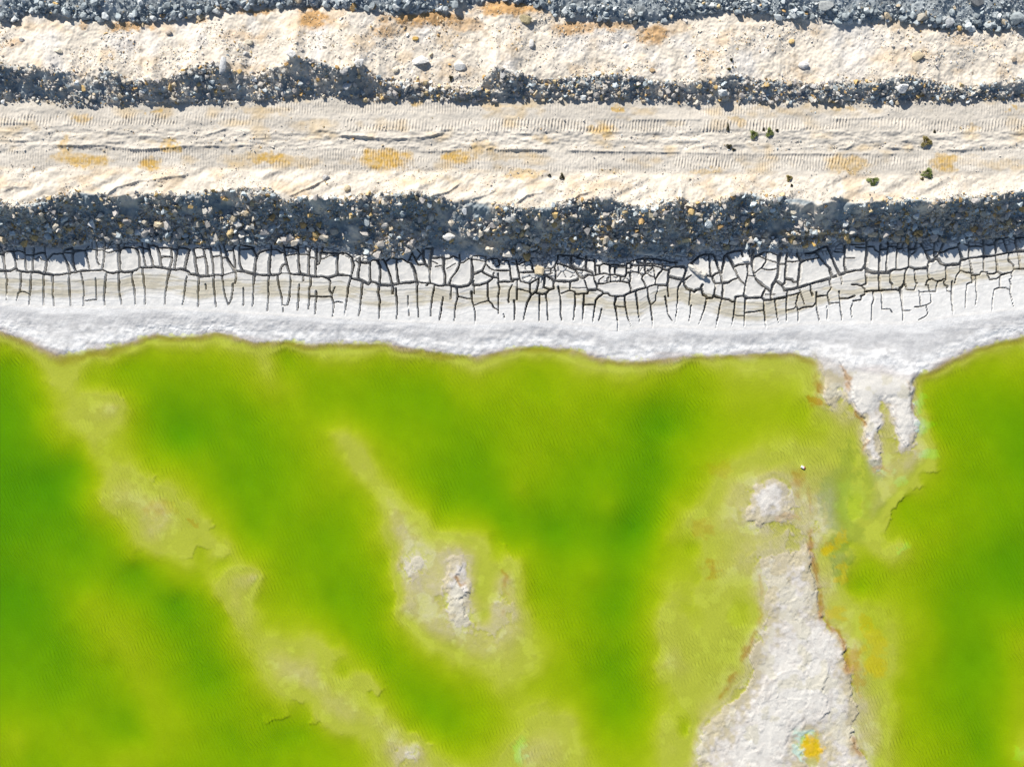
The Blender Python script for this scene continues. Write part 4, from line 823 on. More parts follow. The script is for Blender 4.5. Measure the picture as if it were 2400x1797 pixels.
def cut(name, pack, face_ids, mat, parent=None):
    co, al, nr, quads = pack
    f = quads[face_ids]
    vid, inv = np.unique(f, return_inverse=True)
    me = raw_mesh(name, co[vid], inv.reshape(f.shape), mat, al[vid], nr[vid])
    o = bpy.data.objects.new(name, me); COL.objects.link(o)
    if parent: o.parent = parent
    return o

land_pack = grid_pack(LX, LY, LZ, LA, normals(xa, ya, LZ))
bed_pack = grid_pack(BX, BY, BZ, BA, normals(xl, yl, BZ))
zone = np.full(cV.shape, 5)
zone[cV < cell(LI['vt'])] = 4; zone[cV < cell(LI['v6']) - 8] = 3; zone[cV < cell(LI['v4'])] = 2; zone[cV < cell(LI['v3'])] = 1; zone[cV < cell(LI['v1'])] = 0
zone[(plate > 0)] = 9
zf = zone.ravel()
rock_bank = describe(cut('rock_bank', land_pack, np.where(zf == 0)[0], M_EARTH), 'slope of broken blue grey rock along the top edge', kind='structure')
gravel_berm = describe(cut('gravel_berm', land_pack, np.where(zf == 1)[0], M_EARTH), 'pale gravel berm with a shaded face above the track', kind='structure')
dirt_road = describe(cut('dirt_road', land_pack, np.where(zf == 2)[0], M_EARTH), 'beige dirt track printed with crawler treads', kind='structure')
embankment = describe(cut('embankment', land_pack, np.where(zf == 3)[0], M_EARTH), 'gravel embankment with a bright shoulder and dark stony face above the mud', kind='structure')
mud_flat = describe(cut('mud_flat', land_pack, np.where(zf == 4)[0], M_MUD), 'cracked grey mud strip below the embankment', kind='structure')
bV = cell(BI['V']); bU = cell(BI['U']); bt = cell(BI['t'])
bz = np.full(bV.shape, 6)
bz[(bt < -.004)] = 7
bz[bV < cell(BI['vw'])] = 5
bzf = bz.ravel(); bUf = bU.ravel(); bVf = bV.ravel()
shore_a = cut('salt_shore', land_pack, np.where(zf == 5)[0], M_SALT)
shore_b = cut('salt_shore_rim', bed_pack, np.where(bzf == 5)[0], M_SALT, shore_a)
describe(shore_a, 'white salt shore between the cracked mud and the green water', kind='structure')
lake_bed = describe(cut('lake_bed', bed_pack, np.where(bzf == 6)[0], M_BED), 'pale lake bed seen through green water', kind='structure')
em = bzf == 7
describe(cut('salt_islet', bed_pack, np.where(em & (bUf < 1400))[0], M_SALT), 'small pale salt crust islet ringing a shallow yellow pond', kind='structure')
describe(cut('salt_spit', bed_pack, np.where(em & (bUf >= 1400) & (bVf < 1105))[0], M_SALT), 'flaky salt spit reaching from the shore into the water', kind='structure')
describe(cut('salt_bank', bed_pack, np.where(em & (bUf >= 1400) & (bVf >= 1105))[0], M_SALT), 'broad white salt bank rising from the water at lower right', kind='structure')
pf = plate.ravel()
order = np.argsort(pf, kind='stable'); ps = pf[order]
starts = np.searchsorted(ps, np.arange(1, len(keep) + 1)); ends = np.searchsorted(ps, np.arange(1, len(keep) + 1), side='right')
for s, e in zip(starts, ends):
    if e > s: cut('mud_plate', land_pack, order[s:e], M_MUD, mud_flat)

# ------------------------------------------------------------------ the lake: a body of green brine
def water_material():
    m = bpy.data.materials.new('green_brine'); n, l = nt(m)
    out = n.new('ShaderNodeOutputMaterial')
    tr = n.new('ShaderNodeBsdfTransparent'); gl = n.new('ShaderNodeBsdfGlossy'); gl.inputs['Roughness'].default_value = .06
    fr = n.new('ShaderNodeFresnel'); fr.inputs['IOR'].default_value = 1.33
    geo = n.new('ShaderNodeNewGeometry')
    t = n.new('ShaderNodeTexNoise'); t.inputs['Scale'].default_value = 2.2; t.inputs['Detail'].default_value = 4
    mp = n.new('ShaderNodeMapping'); mp.inputs['Scale'].default_value = (1, .45, 1); mp.inputs['Rotation'].default_value = (0, 0, math.radians(-28))
    l.new(geo.outputs['Position'], mp.inputs['Vector']); l.new(mp.outputs[0], t.inputs['Vector'])
    bp = n.new('ShaderNodeBump'); bp.inputs['Distance'].default_value = .03; bp.inputs['Strength'].default_value = .6
    l.new(t.outputs['Fac'], bp.inputs['Height']); l.new(bp.outputs[0], gl.inputs['Normal']); l.new(bp.outputs[0], fr.inputs['Normal'])
    mx = n.new('ShaderNodeMixShader')
    inside = n.new('ShaderNodeMath'); inside.operation = 'SUBTRACT'; inside.inputs[0].default_value = 1.0
    l.new(geo.outputs['Backfacing'], inside.inputs[1])
    fac = n.new('ShaderNodeMath'); fac.operation = 'MULTIPLY'
    l.new(fr.outputs[0], fac.inputs[0]); l.new(inside.outputs[0], fac.inputs[1])      # light leaving the water is not mirrored
    l.new(fac.outputs[0], mx.inputs['Fac']); l.new(tr.outputs[0], mx.inputs[1]); l.new(gl.outputs[0], mx.inputs[2])
    l.new(mx.outputs[0], out.inputs['Surface'])
    va = n.new('ShaderNodeVolumeAbsorption')
    sr, sg, sb = 1.85, .62, 14.1
    dens = 18.0
    va.inputs['Color'].default_value = (1 - sr / dens, 1 - sg / dens, 1 - sb / dens, 1)
    va.inputs['Density'].default_value = dens
    l.new(va.outputs[0], out.inputs['Volume'])
    return m

bm = bmesh.new()
bmesh.ops.create_cube(bm, size=1.0)
bmesh.ops.scale(bm, vec=(510, 259.5, 4.0), verts=bm.verts)
bmesh.ops.translate(bm, vec=(0, 3.5 - 259.5 / 2, -2.0), verts=bm.verts)
me = bpy.data.meshes.new('water'); bm.to_mesh(me); bm.free()
me.materials.append(water_material())
water = describe(bpy.data.objects.new('water', me), 'vivid lime green lake water', kind='structure')
COL.objects.link(water)

# ------------------------------------------------------------------ stones
def hull_mesh(name, n, seed, flat=.7, subdiv=0, mat=None):
    r = random.Random(seed)
    bm = bmesh.new()
    for _ in range(n):
        v = Vector((r.gauss(0, 1), r.gauss(0, 1), r.gauss(0, 1))).normalized() * r.uniform(.42, .52)
        bm.verts.new((v.x * r.uniform(.92, 1.05), v.y * r.uniform(.92, 1.05), v.z * flat))
    res = bmesh.ops.convex_hull(bm, input=bm.verts)
    dead = [g for g in res['geom_interior'] + res['geom_unused'] if isinstance(g, bmesh.types.BMVert) and g.is_valid]
    bmesh.ops.delete(bm, geom=list(set(dead)), context='VERTS')
    if subdiv:
        bmesh.ops.bevel(bm, geom=bm.edges[:], offset=.035, segments=1, affect='EDGES')
        bmesh.ops.triangulate(bm, faces=bm.faces[:])
        bmesh.ops.subdivide_edges(bm, edges=[e for e in bm.edges if e.calc_length() > .22], cuts=1)
        for v in bm.verts:
            v.co += v.co.normalized() * (r.uniform(-.018, .018))
    bmesh.ops.triangulate(bm, faces=bm.faces[:])
    bmesh.ops.recalc_face_normals(bm, faces=bm.faces[:])
    me = bpy.data.meshes.new(name); bm.to_mesh(me); bm.free()
    if mat: me.materials.append(mat)
    return me

PEB = [hull_mesh('pebble_shape', 8, 100 + k, .75) for k in range(10)]
PEBD = []
for me in PEB:
    c = np.zeros(len(me.vertices) * 3, np.float32); me.vertices.foreach_get('co', c)
    f = np.array([list(p.vertices) for p in me.polygons], np.int32)
    PEBD.append((c.reshape(-1, 3), f))
STONES = [hull_mesh('stone', 13, 200 + k, .72, 0, M_STONE) for k in range(14)]
BOULD = [hull_mesh('boulder', 17, 400 + k, .8, 1, M_STONE) for k in range(12)]

def rotations(n):
    q = rng.normal(size=(n, 4)); q[:, 1:3] *= .45; q /= np.linalg.norm(q, axis=1, keepdims=True)
    w, x, y, z = q.T
    return np.stack([np.stack([1 - 2 * (y * y + z * z), 2 * (x * y - z * w), 2 * (x * z + y * w)], -1),
                     np.stack([2 * (x * y + z * w), 1 - 2 * (x * x + z * z), 2 * (y * z - x * w)], -1),
                     np.stack([2 * (x * z - y * w), 2 * (y * z + x * w), 1 - 2 * (x * x + y * y)], -1)], 1)

def lay_stones(name, parent, u, v, d, colour, n_single=300, lift=.10):
    """the largest stones in view become single stones of their bank, the rest one spread of pebbles"""
    x, y, z = spot(u, v)
    m = d / S * (1 - z / CAM_H)
    inside = (u > -5) & (u < 2405) & (v > -6)
    lift = np.broadcast_to(np.asarray(lift, float), u.shape)
    order = np.argsort(-(d * inside))
    one = order[:n_single]; rest = order[n_single:]
    for i in one:
        o = bpy.data.objects.new('stone', STONES[random.randrange(len(STONES))])
        o.location = (x[i], y[i], z[i] + (lift[i] + .04) * m[i])
        o.rotation_euler = (random.gauss(0, .35), random.gauss(0, .35), random.uniform(0, 6.28))
        k = random.uniform(.85, 1.25)
        o.scale = (m[i] * k, m[i] / k, m[i] * random.uniform(.8, 1.1))
        o.color = (*colour[i], 1)
        o.parent = parent
        COL.objects.link(o)
    R = rotations(len(rest)); sc = m[rest, None] * rng.uniform(.75, 1.25, (len(rest), 3))
    var = rng.integers(0, len(PEBD), len(rest))
    cos, fcs, als = [], [], []; base = 0
    for k, (c, f) in enumerate(PEBD):
        s = np.where(var == k)[0]
        if len(s) == 0: continue
        p = np.einsum('nij,nvj->nvi', R[s], c[None] * sc[s][:, None, :])
        p[..., 0] += x[rest[s], None]; p[..., 1] += y[rest[s], None]; p[..., 2] += (z[rest[s]] + lift[rest[s]] * m[rest[s]])[:, None]
        cos.append(p.reshape(-1, 3)); nv = len(c)
        fcs.append((f[None] + base + (np.arange(len(s)) * nv)[:, None, None]).reshape(-1, 3)); base += nv * len(s)
        als.append(np.repeat(np.concatenate([colour[rest[s]], np.ones((len(s), 1))], 1), nv, axis=0))
    me = raw_mesh(name, np.concatenate(cos), np.concatenate(fcs), M_PEBBLE, np.concatenate(als), None, False)
    o = bpy.data.objects.new(name, me); COL.objects.link(o); o.parent = parent; o['kind'] = 'stuff'
    return o

def pareto(n, lo, hi, a):
    r = rng.random(n)
    return (lo ** -a - r * (lo ** -a - hi ** -a)) ** (-1 / a)

PALE = np.array([[.60, .54, .45], [.56, .52, .47], [.50, .475, .45], [.66, .63, .58], [.46, .43, .41]])
WARM = np.array([[.62, .44, .20], [.66, .52, .30], [.55, .36, .16], [.60, .50, .36]])
GREY = np.array([[.35, .395, .42], [.40, .445, .465], [.26, .30, .325], [.47, .51, .53], [.33, .37, .39], [.54, .57, .58]])
def pick(n, sets, p):
    out = np.zeros((n, 3)); w = rng.choice(len(sets), n, p=p)
    for k, s in enumerate(sets):
        m = w == k; out[m] = s[rng.integers(0, len(s), m.sum())]
    return np.clip(out * rng.uniform(.82, 1.18, (n, 1)), .03, .85)

def bandpts(n, top, bot, power=None):
    u = rng.uniform(-140, 2540, n); f = rng.random(n)
    if power: f = f ** power
    a = top(u); b = bot(u)
    return u, a + (b - a) * f
li = lambda L, o=0: (lambda u: np.interp(u, L[:, 0], L[:, 1]) + o)

# the broken blue grey rock at the top
u, v = bandpts(11500, lambda u: u * 0 - 75, li(L1, 1), .8)
hidden = (rng.random(len(u)) < .75) & (vnoise(u / 90, v / 30, 301) > .16)      # finer, smoother patches
u, v = u[~hidden], v[~hidden]
d = pareto(len(u), 4.2, 24, 1.75)
edge = np.clip(1.2 - (np.interp(u, L1[:, 0], L1[:, 1]) - v) / 60, .5, 1.25)     # the coarse pieces rolled to the foot
d = np.clip(d * edge, 3, 24)
c = pick(len(u), [GREY * 1.18, PALE, WARM], [.94, .02, .04])
lay_stones('rubble', rock_bank, u, v, d, c, 300, .2)
# berm: pale face and shaded face
u1, v1_ = bandpts(15000, li(L1, 4), li(L2, 0))
cl = vnoise(u1 / 70, v1_ / 45, 302) + .6 * vnoise(u1 / 22, v1_ / 22, 303) + .35 * stain(u1, v1_, RUST_TOP, 151) - .25 * smooth(1600, 1900, u1)
k = rng.random(len(u1)) < smooth(-.3, .3, cl)
u1, v1_ = u1[k], v1_[k]; d1 = pareto(len(u1), 2.2, 12, 2.3)
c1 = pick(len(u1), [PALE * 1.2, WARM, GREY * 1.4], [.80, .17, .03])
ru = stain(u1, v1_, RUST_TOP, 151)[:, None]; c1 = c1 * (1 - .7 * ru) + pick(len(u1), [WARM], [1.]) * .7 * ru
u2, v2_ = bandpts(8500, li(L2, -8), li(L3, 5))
k = rng.random(len(u2)) < smooth(-.45, .25, vnoise(u2 / 45, v2_ / 30, 304) + .3)
u2, v2_ = u2[k], v2_[k]; d2 = pareto(len(u2), 3.2, 18, 1.9)
c2 = pick(len(u2), [PALE, WARM, GREY * 1.5], [.64, .18, .18])
lay_stones('gravel', gravel_berm, np.r_[u1, u2], np.r_[v1_, v2_], np.r_[d1, d2], np.r_[c1, c2], 300, np.r_[np.full(len(u1), .02), np.full(len(u2), .24)])
# clods and crumbs on the track
u1, v1_ = bandpts(3200, lambda u: u * 0 + 296, lambda u: u * 0 + 356)
k = rng.random(len(u1)) < smooth(-.1, .3, vnoise(u1 / 80, v1_ / 12, 305)); u1, v1_ = u1[k], v1_[k]
u2, v2_ = bandpts(900, li(L3, -3), li(L3, 11)); u3, v3_ = bandpts(700, li(L3, 6), li(L4, 0))
u = np.r_[u1, u2, u3]; v = np.r_[v1_, v2_, v3_]; d = pareto(len(u), 1.7, 8, 2.4)
lay_stones('crumbs', dirt_road, u, v, d, pick(len(u), [PALE, WARM, GREY * 1.4], [.76, .16, .08]), 120)
# embankment: shoulder, dark face, foot
u1, v1_ = bandpts(7000, li(L4, -12), li(L5, 0))
k = rng.random(len(u1)) < smooth(-.15, .35, vnoise(u1 / 60, v1_ / 25, 306)); u1, v1_ = u1[k], v1_[k]; d1 = pareto(len(u1), 1.8, 9, 2.5)
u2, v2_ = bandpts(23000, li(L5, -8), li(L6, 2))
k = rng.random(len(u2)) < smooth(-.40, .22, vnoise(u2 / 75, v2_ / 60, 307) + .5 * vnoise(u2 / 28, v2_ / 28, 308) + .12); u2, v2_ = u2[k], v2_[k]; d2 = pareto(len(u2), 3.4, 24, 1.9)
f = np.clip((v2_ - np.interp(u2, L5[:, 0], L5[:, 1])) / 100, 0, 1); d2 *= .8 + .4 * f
u3, v3_ = bandpts(700, li(L6, -2), li(L6, 14)); d3 = pareto(len(u3), 1.8, 7, 2.4)
c1 = pick(len(u1), [PALE, WARM], [.85, .15]); c2 = pick(len(u2), [PALE, WARM, GREY * 1.5], [.60, .20, .20]); c3 = pick(len(u3), [PALE, WARM], [.85, .15])
lay_stones('gravel', embankment, np.r_[u1, u2, u3], np.r_[v1_, v2_, v3_], np.r_[d1, d2, d3], np.r_[c1, c2, c3], 300, np.r_[np.full(len(u1), .02), np.full(len(u2), .26), np.full(len(u3), .1)])

# ------------------------------------------------------------------ single rocks of the grey bank, traced
GB = '199,16,18 221,7,24 134,27,20 159,36,20 197,38,20 250,38,25 278,42,22 358,22,17 394,16,21 376,25,16 409,34,22 362,45,20 4,40,22 932,4,20 954,18,24 1044,22,18 1068,13,23 1326,27,22 1342,16,18 1301,38,15 1730,29,20 1790,24,18 1978,42,26 2012,52,16 2114,43,24 2139,38,20 2199,49,22 2267,61,24 2381,47,36 1560,48,14 1500,50,15 2230,30,18 2050,30,16 1860,30,18 100,12,18 330,8,17 640,8,16 1420,34,16 2330,62,18 310,40,18'
for k, s in enumerate(GB.split()):
    uu, vv, dd = map(float, s.split(','))
    x, y, z = spot(np.array([uu]), np.array([vv]), 3.0)
    o = bpy.data.objects.new('stone', BOULD[k % len(BOULD)]); m = dd / S * .95
    o.location = (x[0], y[0], z[0] + .25 * m); o.rotation_euler = (random.gauss(0, .3), random.gauss(0, .3), random.uniform(0, 6.28))
    o.scale = (m * 1.12, m * .95, m * .9); o.color = (*(GREY[k % len(GREY)] * random.uniform(1.0, 1.35)), 1); o.parent = rock_bank; COL.objects.link(o)

# ------------------------------------------------------------------ boulders that stand out: u, v, width, height, colour, label
WH, CRM, TAN, GRY, BLU, OCH, BRN = (.78, .76, .73), (.72, .65, .52), (.58, .48, .33), (.50, .49, .48), (.30, .34, .36), (.66, .44, .14), (.36, .25, .14)
BOULDERS = [
 (1230, 49, 36, 28, (.42, .36, .22), 'olive tan boulder with a dark shadow below the gap in the grey rocks'),
 (2161, 45, 30, 28, (.45, .42, .36), 'tan streaked boulder in the lower edge of the grey rock bank'),
 (2222, 54, 31, 30, (.40, .42, .44), 'large smooth grey boulder at the foot of the grey bank, right'),
 (1936, 18, 48, 26, (.42, .44, .44), 'broad flat light grey slab lying in the grey bank'),
 (2287, 7, 36, 26, (.20, .21, .22), 'dark grey boulder at the upper right edge of the photo'),
 (519, 17, 17, 15, BRN, 'brown angular rock at the left end of the narrow grey strip'),
 (876, 16, 17, 18, BRN, 'rusty brown rock wedged among grey rocks above the orange soil'),
 (383, 38, 17, 12, BRN, 'brown slab between grey rocks at upper left'),
 (470, 43, 18, 18, TAN, 'tan boulder just below the end of the large grey rocks'),
 (136, 120, 22, 16, CRM, 'cream boulder half buried in the pale slope at far left'),
 (52, 93, 13, 12, GRY, 'small grey rock alone on the pale slope at far left'),
 (396, 78, 15, 16, (.48, .42, .36), 'brownish rock on the pale slope below the grey heap'),
 (584, 101, 20, 18, CRM, 'round cream stone on the pale slope left of centre'),
 (577, 128, 17, 16, GRY, 'grey rounded stone above the tall slab on the berm'),
 (523, 156, 24, 44, (.56, .57, .58), 'tall narrow grey slab standing across the berm crest'),
 (430, 170, 14, 14, OCH, 'single orange rock on the edge of the berm shadow'),
 (684, 130, 24, 22, WH, 'white rock on the highest bump of the berm crest'),
 (224, 251, 14, 12, GRY, 'grey stone rolled onto the track below the berm at left'),
 (842, 147, 28, 26, WH, 'pale boulder at the top of the dark rubble pile on the berm'),
 (807, 168, 22, 20, GRY, 'grey boulder on the left side of the dark rubble pile'),
 (814, 203, 24, 18, (.66, .66, .66), 'pale flat rock low in the dark rubble pile'),
 (984, 145, 44, 30, WH, 'big white lump with a dark shaded side on the berm'),
 (1078, 155, 30, 26, WH, 'white lump with grey shadow right of the big white lump'),
 (928, 165, 17, 20, CRM, 'upright cream stone between the rubble pile and the white lump'),
 (974, 92, 17, 13, OCH, 'orange stone on the upper pale slope near the centre'),
 (1467, 108, 14, 14, WH, 'bright white stone on the pale slope below the brown soil'),
 (1245, 105, 18, 22, (.68, .66, .64), 'pale rock below the olive tan boulder'),
 (1180, 177, 20, 24, GRY, 'grey rock at the start of the shaded berm face'),
 (1527, 166, 17, 12, (.45, .33, .2), 'brown rock alone on the pale slope right of centre'),
 (1692, 219, 27, 20, (.66, .68, .68), 'rounded light grey boulder casting its shadow onto the track'),
 (2110, 208, 34, 31, (.82, .81, .79), 'bright white angular block in the berm shadow at right'),
 (1884, 154, 30, 20, WH, 'white boulder with a dark end on the pale slope at right'),
 (2150, 134, 30, 24, TAN, 'tan crumbled boulder on the pale slope at far right'),
 (1907, 204, 21, 18, GRY, 'grey rock at the berm crest above the dark hollow'),
 (2376, 139, 13, 15, (.5, .4, .3), 'small brown rock near the right edge on the pale slope'),
 (1855, 99, 16, 18, (.62, .45, .22), 'ochre rock with a dark side on the upper slope at right'),
 (374, 434, 16, 10, CRM, 'cream flat stone on the bright shoulder at left'),
 (765, 418, 19, 18, GRY, 'grey stone at the end of the diagonal ridge on the shoulder'),
 (814, 442, 21, 16, TAN, 'tan rock on the bright shoulder above the dark bank'),
 (1719, 455, 22, 14, CRM, 'cream lump on the shoulder edge below the green shrubs'),
 (557, 527, 24, 18, WH, 'white rock among dark rubble on the bank at left'),
 (783, 541, 26, 22, (.55, .5, .42), 'tan boulder at the foot of the bank by the first broad mud plates'),
 (1089, 493, 14, 24, (.62, .64, .66), 'upright pale slab high on the dark bank near the centre'),
 (1196, 509, 40, 32, (.55, .55, .53), 'large grey slab set in the dark bank near the centre'),
 (1053, 557, 32, 20, WH, 'white rock with a grey top low on the bank'),
 (1134, 559, 22, 18, TAN, 'tan rock right of the white one low on the bank'),
 (1527, 503, 28, 18, (.70, .60, .42), 'cream tan rock jutting from the bank right of centre'),
 (1520, 528, 28, 22, (.56, .50, .42), 'tan boulder under the cream one on the bank'),
 (1264, 636, 26, 32, (.66, .55, .38), 'tan rough rock lying on the cracked mud'),
 (1418, 607, 18, 18, (.66, .66, .64), 'pale rock at the upper edge of the finely cracked mud'),
 (1774, 490, 28, 20, (.50, .51, .50), 'grey slab on the upper bank right of centre'),
 (1712, 514, 24, 18, (.58, .58, .57), 'grey rounded rock in the bank left of the cream rocks'),
 (1857, 498, 22, 14, CRM, 'cream flat rock high on the bank at right'),
 (1933, 519, 20, 24, CRM, 'cream upright rock above the orange bench at right'),
 (2305, 499, 22, 22, CRM, 'pale cream rock on the dark bank at far right'),
 (2361, 501, 20, 20, (.66, .66, .66), 'pale grey rock near the right edge of the dark bank'),
 (1911, 568, 20, 26, OCH, 'orange clod at the foot of the bank by the mud'),
 (1746, 609, 18, 14, WH, 'white block of salt on the mud plates right of centre'),
 (2233, 572, 22, 14, WH, 'white lump at the top of the mud plates at far right'),
]
for k, (uu, vv, w_, h_, col, lab_) in enumerate(BOULDERS):
    x, y, z = spot(np.array([float(uu)]), np.array([float(vv)]))
    o = bpy.data.objects.new('boulder', BOULD[(k * 5) % len(BOULD)])
    a, b = w_ / S * .97, h_ / S * .97; hgt = .6 * math.sqrt(a * b)
    if uu in (1692, 2110, 1053, 557, 684): hgt *= 1.5
    o.location = (x[0], y[0], z[0] + (.45 if uu in (1692, 2110, 1053, 557) else .22) * hgt); o.rotation_euler = (random.gauss(0, .12), random.gauss(0, .12), random.uniform(-.2, .2))
    o.scale = (a * 1.08, b * 1.08, hgt); o.color = (*col, 1)
    describe(o, lab_, 'rock', 'boulders standing out on the slopes'); COL.objects.link(o)

# ------------------------------------------------------------------ plants on the track
def leaf_material(name, c1, c2):
    m = bpy.data.materials.new(name); n, l = nt(m)
    out = n.new('ShaderNodeOutputMaterial'); p = n.new('ShaderNodeBsdfPrincipled'); p.inputs['Roughness'].default_value = .7
    geo = n.new('ShaderNodeNewGeometry'); t = n.new('ShaderNodeTexNoise'); t.inputs['Scale'].default_value = 14.0; t.inputs['Detail'].default_value = 2
    l.new(geo.outputs['Position'], t.inputs['Vector'])
    r = n.new('ShaderNodeValToRGB'); r.color_ramp.elements[0].position = .35; r.color_ramp.elements[1].position = .65
    r.color_ramp.elements[0].color = (*c1, 1); r.color_ramp.elements[1].color = (*c2, 1)
    l.new(t.outputs['Fac'], r.inputs['Fac']); l.new(r.outputs['Color'], p.inputs['Base Color']); l.new(p.outputs[0], out.inputs['Surface'])
    return m
M_LEAF = leaf_material('leaf_green', (.13, .17, .045), (.28, .33, .10))
M_DRY = leaf_material('leaf_dry', (.16, .14, .05), (.36, .29, .09))
M_DARK = leaf_material('leaf_dark', (.05, .05, .025), (.11, .10, .05))
M_TWIG = leaf_material('twig', (.12, .08, .045), (.2, .15, .09))

def shrub(uu, vv, w_, h_, kind, label, seed):
    r = random.Random(seed)
    x, y, z = spot(np.array([float(uu)]), np.array([float(vv)]), 2.3)
    root = bpy.data.objects.new('shrub', None); root.location = (x[0], y[0], z[0]); COL.objects.link(root)
    describe(root, label, 'shrub', 'small plants on the track and slope')
    a, b = w_ / S / 2 * .88, h_ / S / 2 * .88; R = max(a, b); H = .5 * min(a, b) + .04
    bm = bmesh.new(); n = int(150 + 420 * R)
    for _ in range(n):
        th = r.uniform(0, 6.283); rad = math.sqrt(r.random()) * (1 + .35 * math.sin(th * 3 + seed)) * .9
        tip = Vector((a * rad * math.cos(th), b * rad * math.sin(th), H * (1.15 - .8 * rad * rad) * r.uniform(.55, 1.1)))
        o0 = tip * r.uniform(.35, .7)
        side = Vector((-math.sin(th), math.cos(th), r.uniform(-.4, .4))).normalized() * r.uniform(.012, .028)
        mid = (o0 + tip) / 2 + Vector((0, 0, .03))
        vs = [bm.verts.new(q) for q in (o0, mid + side, tip, mid - side)]
        bm.faces.new(vs)
    me = bpy.data.meshes.new('crown'); bm.to_mesh(me); bm.free(); me.materials.append({'g': M_LEAF, 'd': M_DRY, 'k': M_DARK}[kind])
    o = bpy.data.objects.new('crown', me); o.parent = root; COL.objects.link(o)
    bm = bmesh.new()
    for k in range(7):
        th = r.uniform(0, 6.283); p0 = Vector((0, 0, -.04)); p1 = Vector((a * .55 * math.cos(th), b * .55 * math.sin(th), H * .7))
        rings = []
        for f, rr in ((0, .016), (.5, .010), (1, .004)):
            c_ = p0.lerp(p1, f) + Vector((0, 0, .03 * f * (1 - f)))
            rings.append([bm.verts.new(c_ + Vector((rr * math.cos(q), rr * math.sin(q), 0))) for q in (0, 2.09, 4.19)])
        for i in range(2):
            for j in range(3): bm.faces.new((rings[i][j], rings[i][(j + 1) % 3], rings[i + 1][(j + 1) % 3], rings[i + 1][j]))
    me = bpy.data.meshes.new('stem'); bm.to_mesh(me); bm.free(); me.materials.append(M_TWIG)
    o = bpy.data.objects.new('stem', me); o.parent = root; COL.objects.link(o)

for k, s in enumerate([
 (1766, 316, 25, 26, 'g', 'round green shrub on the track, left one of the close pair'),
 (1803, 311, 22, 30, 'g', 'tall green shrub on the track, right one of the close pair'),
 (1706, 300, 8, 24, 'k', 'thin dark dead weed left of the green pair'),
 (1790, 304, 8, 14, 'k', 'tiny dark tuft touching the left side of the tall green shrub'),
 (1821, 306, 9, 9, 'k', 'tiny dark tuft just right of the tall green shrub'),
 (1708, 344, 17, 16, 'k', 'dark dead shrub below the thin dark weed'),
 (1719, 351, 12, 8, 'k', 'small dark tuft joined to the lower right of the dark dead shrub'),
 (2170, 333, 32, 32, 'd', 'yellowish dry shrub on the middle of the track at right'),
 (2190, 309, 8, 10, 'k', 'tiny dark tuft above the yellowish dry shrub'),
 (2173, 407, 34, 32, 'g', 'dusty green shrub at the lower edge of the track, far right'),
 (2161, 419, 10, 8, 'd', 'yellow tuft at the lower left of the dusty green shrub'),
 (2045, 425, 36, 25, 'g', 'wide green shrub on the bright shoulder'),
 (1849, 418, 18, 20, 'd', 'sparse dry weed on the shoulder left of the wide green shrub'),
 (1855, 435, 9, 9, 'k', 'tiny dark tuft under the sparse dry weed'),
 (1317, 414, 15, 20, 'k', 'dark weed on the shoulder near the centre'),
 (1288, 411, 10, 8, 'k', 'tiny weed left of the dark weed on the shoulder'),
 (1708, 163, 14, 8, 'd', 'low dry weed on the pale berm at right'),
 (1714, 141, 9, 11, 'k', 'tiny dark weed on the pale berm above the low dry weed'),
 (1057, 184, 12, 18, 'k', 'dark green weed beside the white lumps of the berm'),
 (1496, 201, 18, 10, 'g', 'green weed growing in the berm shadow right of centre')]):
    shrub(*s, 900 + k)

# ------------------------------------------------------------------ crusted log on the mud
def tube(bm, P, radii, seg=9, jag=.12, seed=0):
    r = random.Random(seed); rings = []
    for i, (p, rad) in enumerate(zip(P, radii)):
        p = Vector(p); t_ = (Vector(P[min(i + 1, len(P) - 1)]) - Vector(P[max(i - 1, 0)])).normalized()
        s_ = t_.cross(Vector((0, 0, 1))).normalized(); n_ = s_.cross(t_)
        rings.append([bm.verts.new(p + (s_ * math.cos(q) + n_ * math.sin(q)) * rad * (1 + r.uniform(-jag, jag))) for q in [6.283 * j / seg for j in range(seg)]])
    for i in range(len(rings) - 1):
        for j in range(seg): bm.faces.new((rings[i][j], rings[i][(j + 1) % seg], rings[i + 1][(j + 1) % seg], rings[i + 1][j]))
    bm.faces.new(rings[0][::-1]); bm.faces.new(rings[-1])

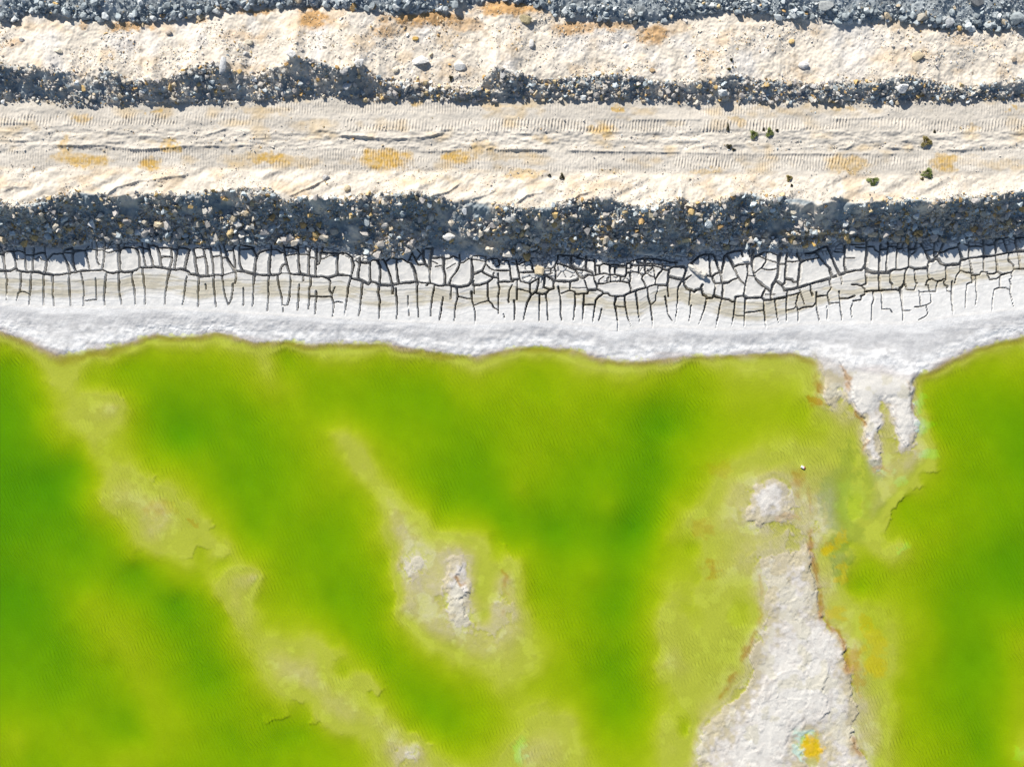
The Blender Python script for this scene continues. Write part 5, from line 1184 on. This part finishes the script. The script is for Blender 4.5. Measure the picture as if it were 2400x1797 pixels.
x0, y0, z0 = spot(np.array([1612., 1652.]), np.array([622., 649.]), .5)
root = bpy.data.objects.new('crusted_log', None); root.location = (x0[0], y0[0], z0.max()); COL.objects.link(root)
describe(root, 'pale crusted log lying slantwise across the mud plates', 'log')
dx, dy = x0[1] - x0[0], y0[1] - y0[0]
bm = bmesh.new()
tube(bm, [(dx * f, dy * f, .10 + .03 * math.sin(5 * f)) for f in np.linspace(0, 1, 9)], [.07, .12, .15, .14, .16, .17, .16, .18, .15], 10, .16, 3)
me = bpy.data.meshes.new('trunk'); bm.to_mesh(me); bm.free(); me.materials.append(M_STONE)
o = bpy.data.objects.new('trunk', me); o.parent = root; o.color = (.66, .63, .58, 1); COL.objects.link(o)
bm = bmesh.new()
tube(bm, [(dx * .93, dy * .93, .14), (dx * 1.02, dy * .80, .30), (dx * 1.05, dy * .70, .36)], [.10, .08, .05], 8, .15, 5)
me = bpy.data.meshes.new('branch_stub'); bm.to_mesh(me); bm.free(); me.materials.append(M_STONE)
o = bpy.data.objects.new('branch_stub', me); o.parent = root; o.color = (.58, .55, .50, 1); COL.objects.link(o)

# ------------------------------------------------------------------ a scrap of litter in the shallows
def plain(name, c, rough=.5):
    m = bpy.data.materials.new(name); n, l = nt(m)
    out = n.new('ShaderNodeOutputMaterial'); p = n.new('ShaderNodeBsdfPrincipled'); p.inputs['Base Color'].default_value = (*c, 1); p.inputs['Roughness'].default_value = rough
    l.new(p.outputs[0], out.inputs['Surface']); return m
x, y = to_world(1881., 1094., .03)
root = bpy.data.objects.new('litter_scrap', None); root.location = (x, y, -.03); root.rotation_euler = (0, .06, -.5); COL.objects.link(root)
describe(root, 'tiny white and red scrap of litter in the shallow water', 'litter')
for nm, (w_, h_, t_), (ox, oy, oz), c_ in (('carton', (.20, .14, .09), (0, 0, .05), (.82, .80, .78)), ('red_flap', (.07, .15, .05), (.115, .012, .05), (.62, .09, .03))):
    bm = bmesh.new(); bmesh.ops.create_cube(bm, size=1.0)
    bmesh.ops.scale(bm, vec=(w_, h_, t_), verts=bm.verts); bmesh.ops.bevel(bm, geom=bm.edges[:], offset=.012, segments=2, affect='EDGES')
    for v_ in bm.verts: v_.co += Vector((random.uniform(-.006, .006), random.uniform(-.006, .006), random.uniform(-.006, .006)))
    bmesh.ops.translate(bm, vec=(ox, oy, oz), verts=bm.verts)
    me = bpy.data.meshes.new(nm); bm.to_mesh(me); bm.free(); me.materials.append(plain(nm, c_))
    o = bpy.data.objects.new(nm, me); o.parent = root; COL.objects.link(o)
for me in PEB: bpy.data.meshes.remove(me)
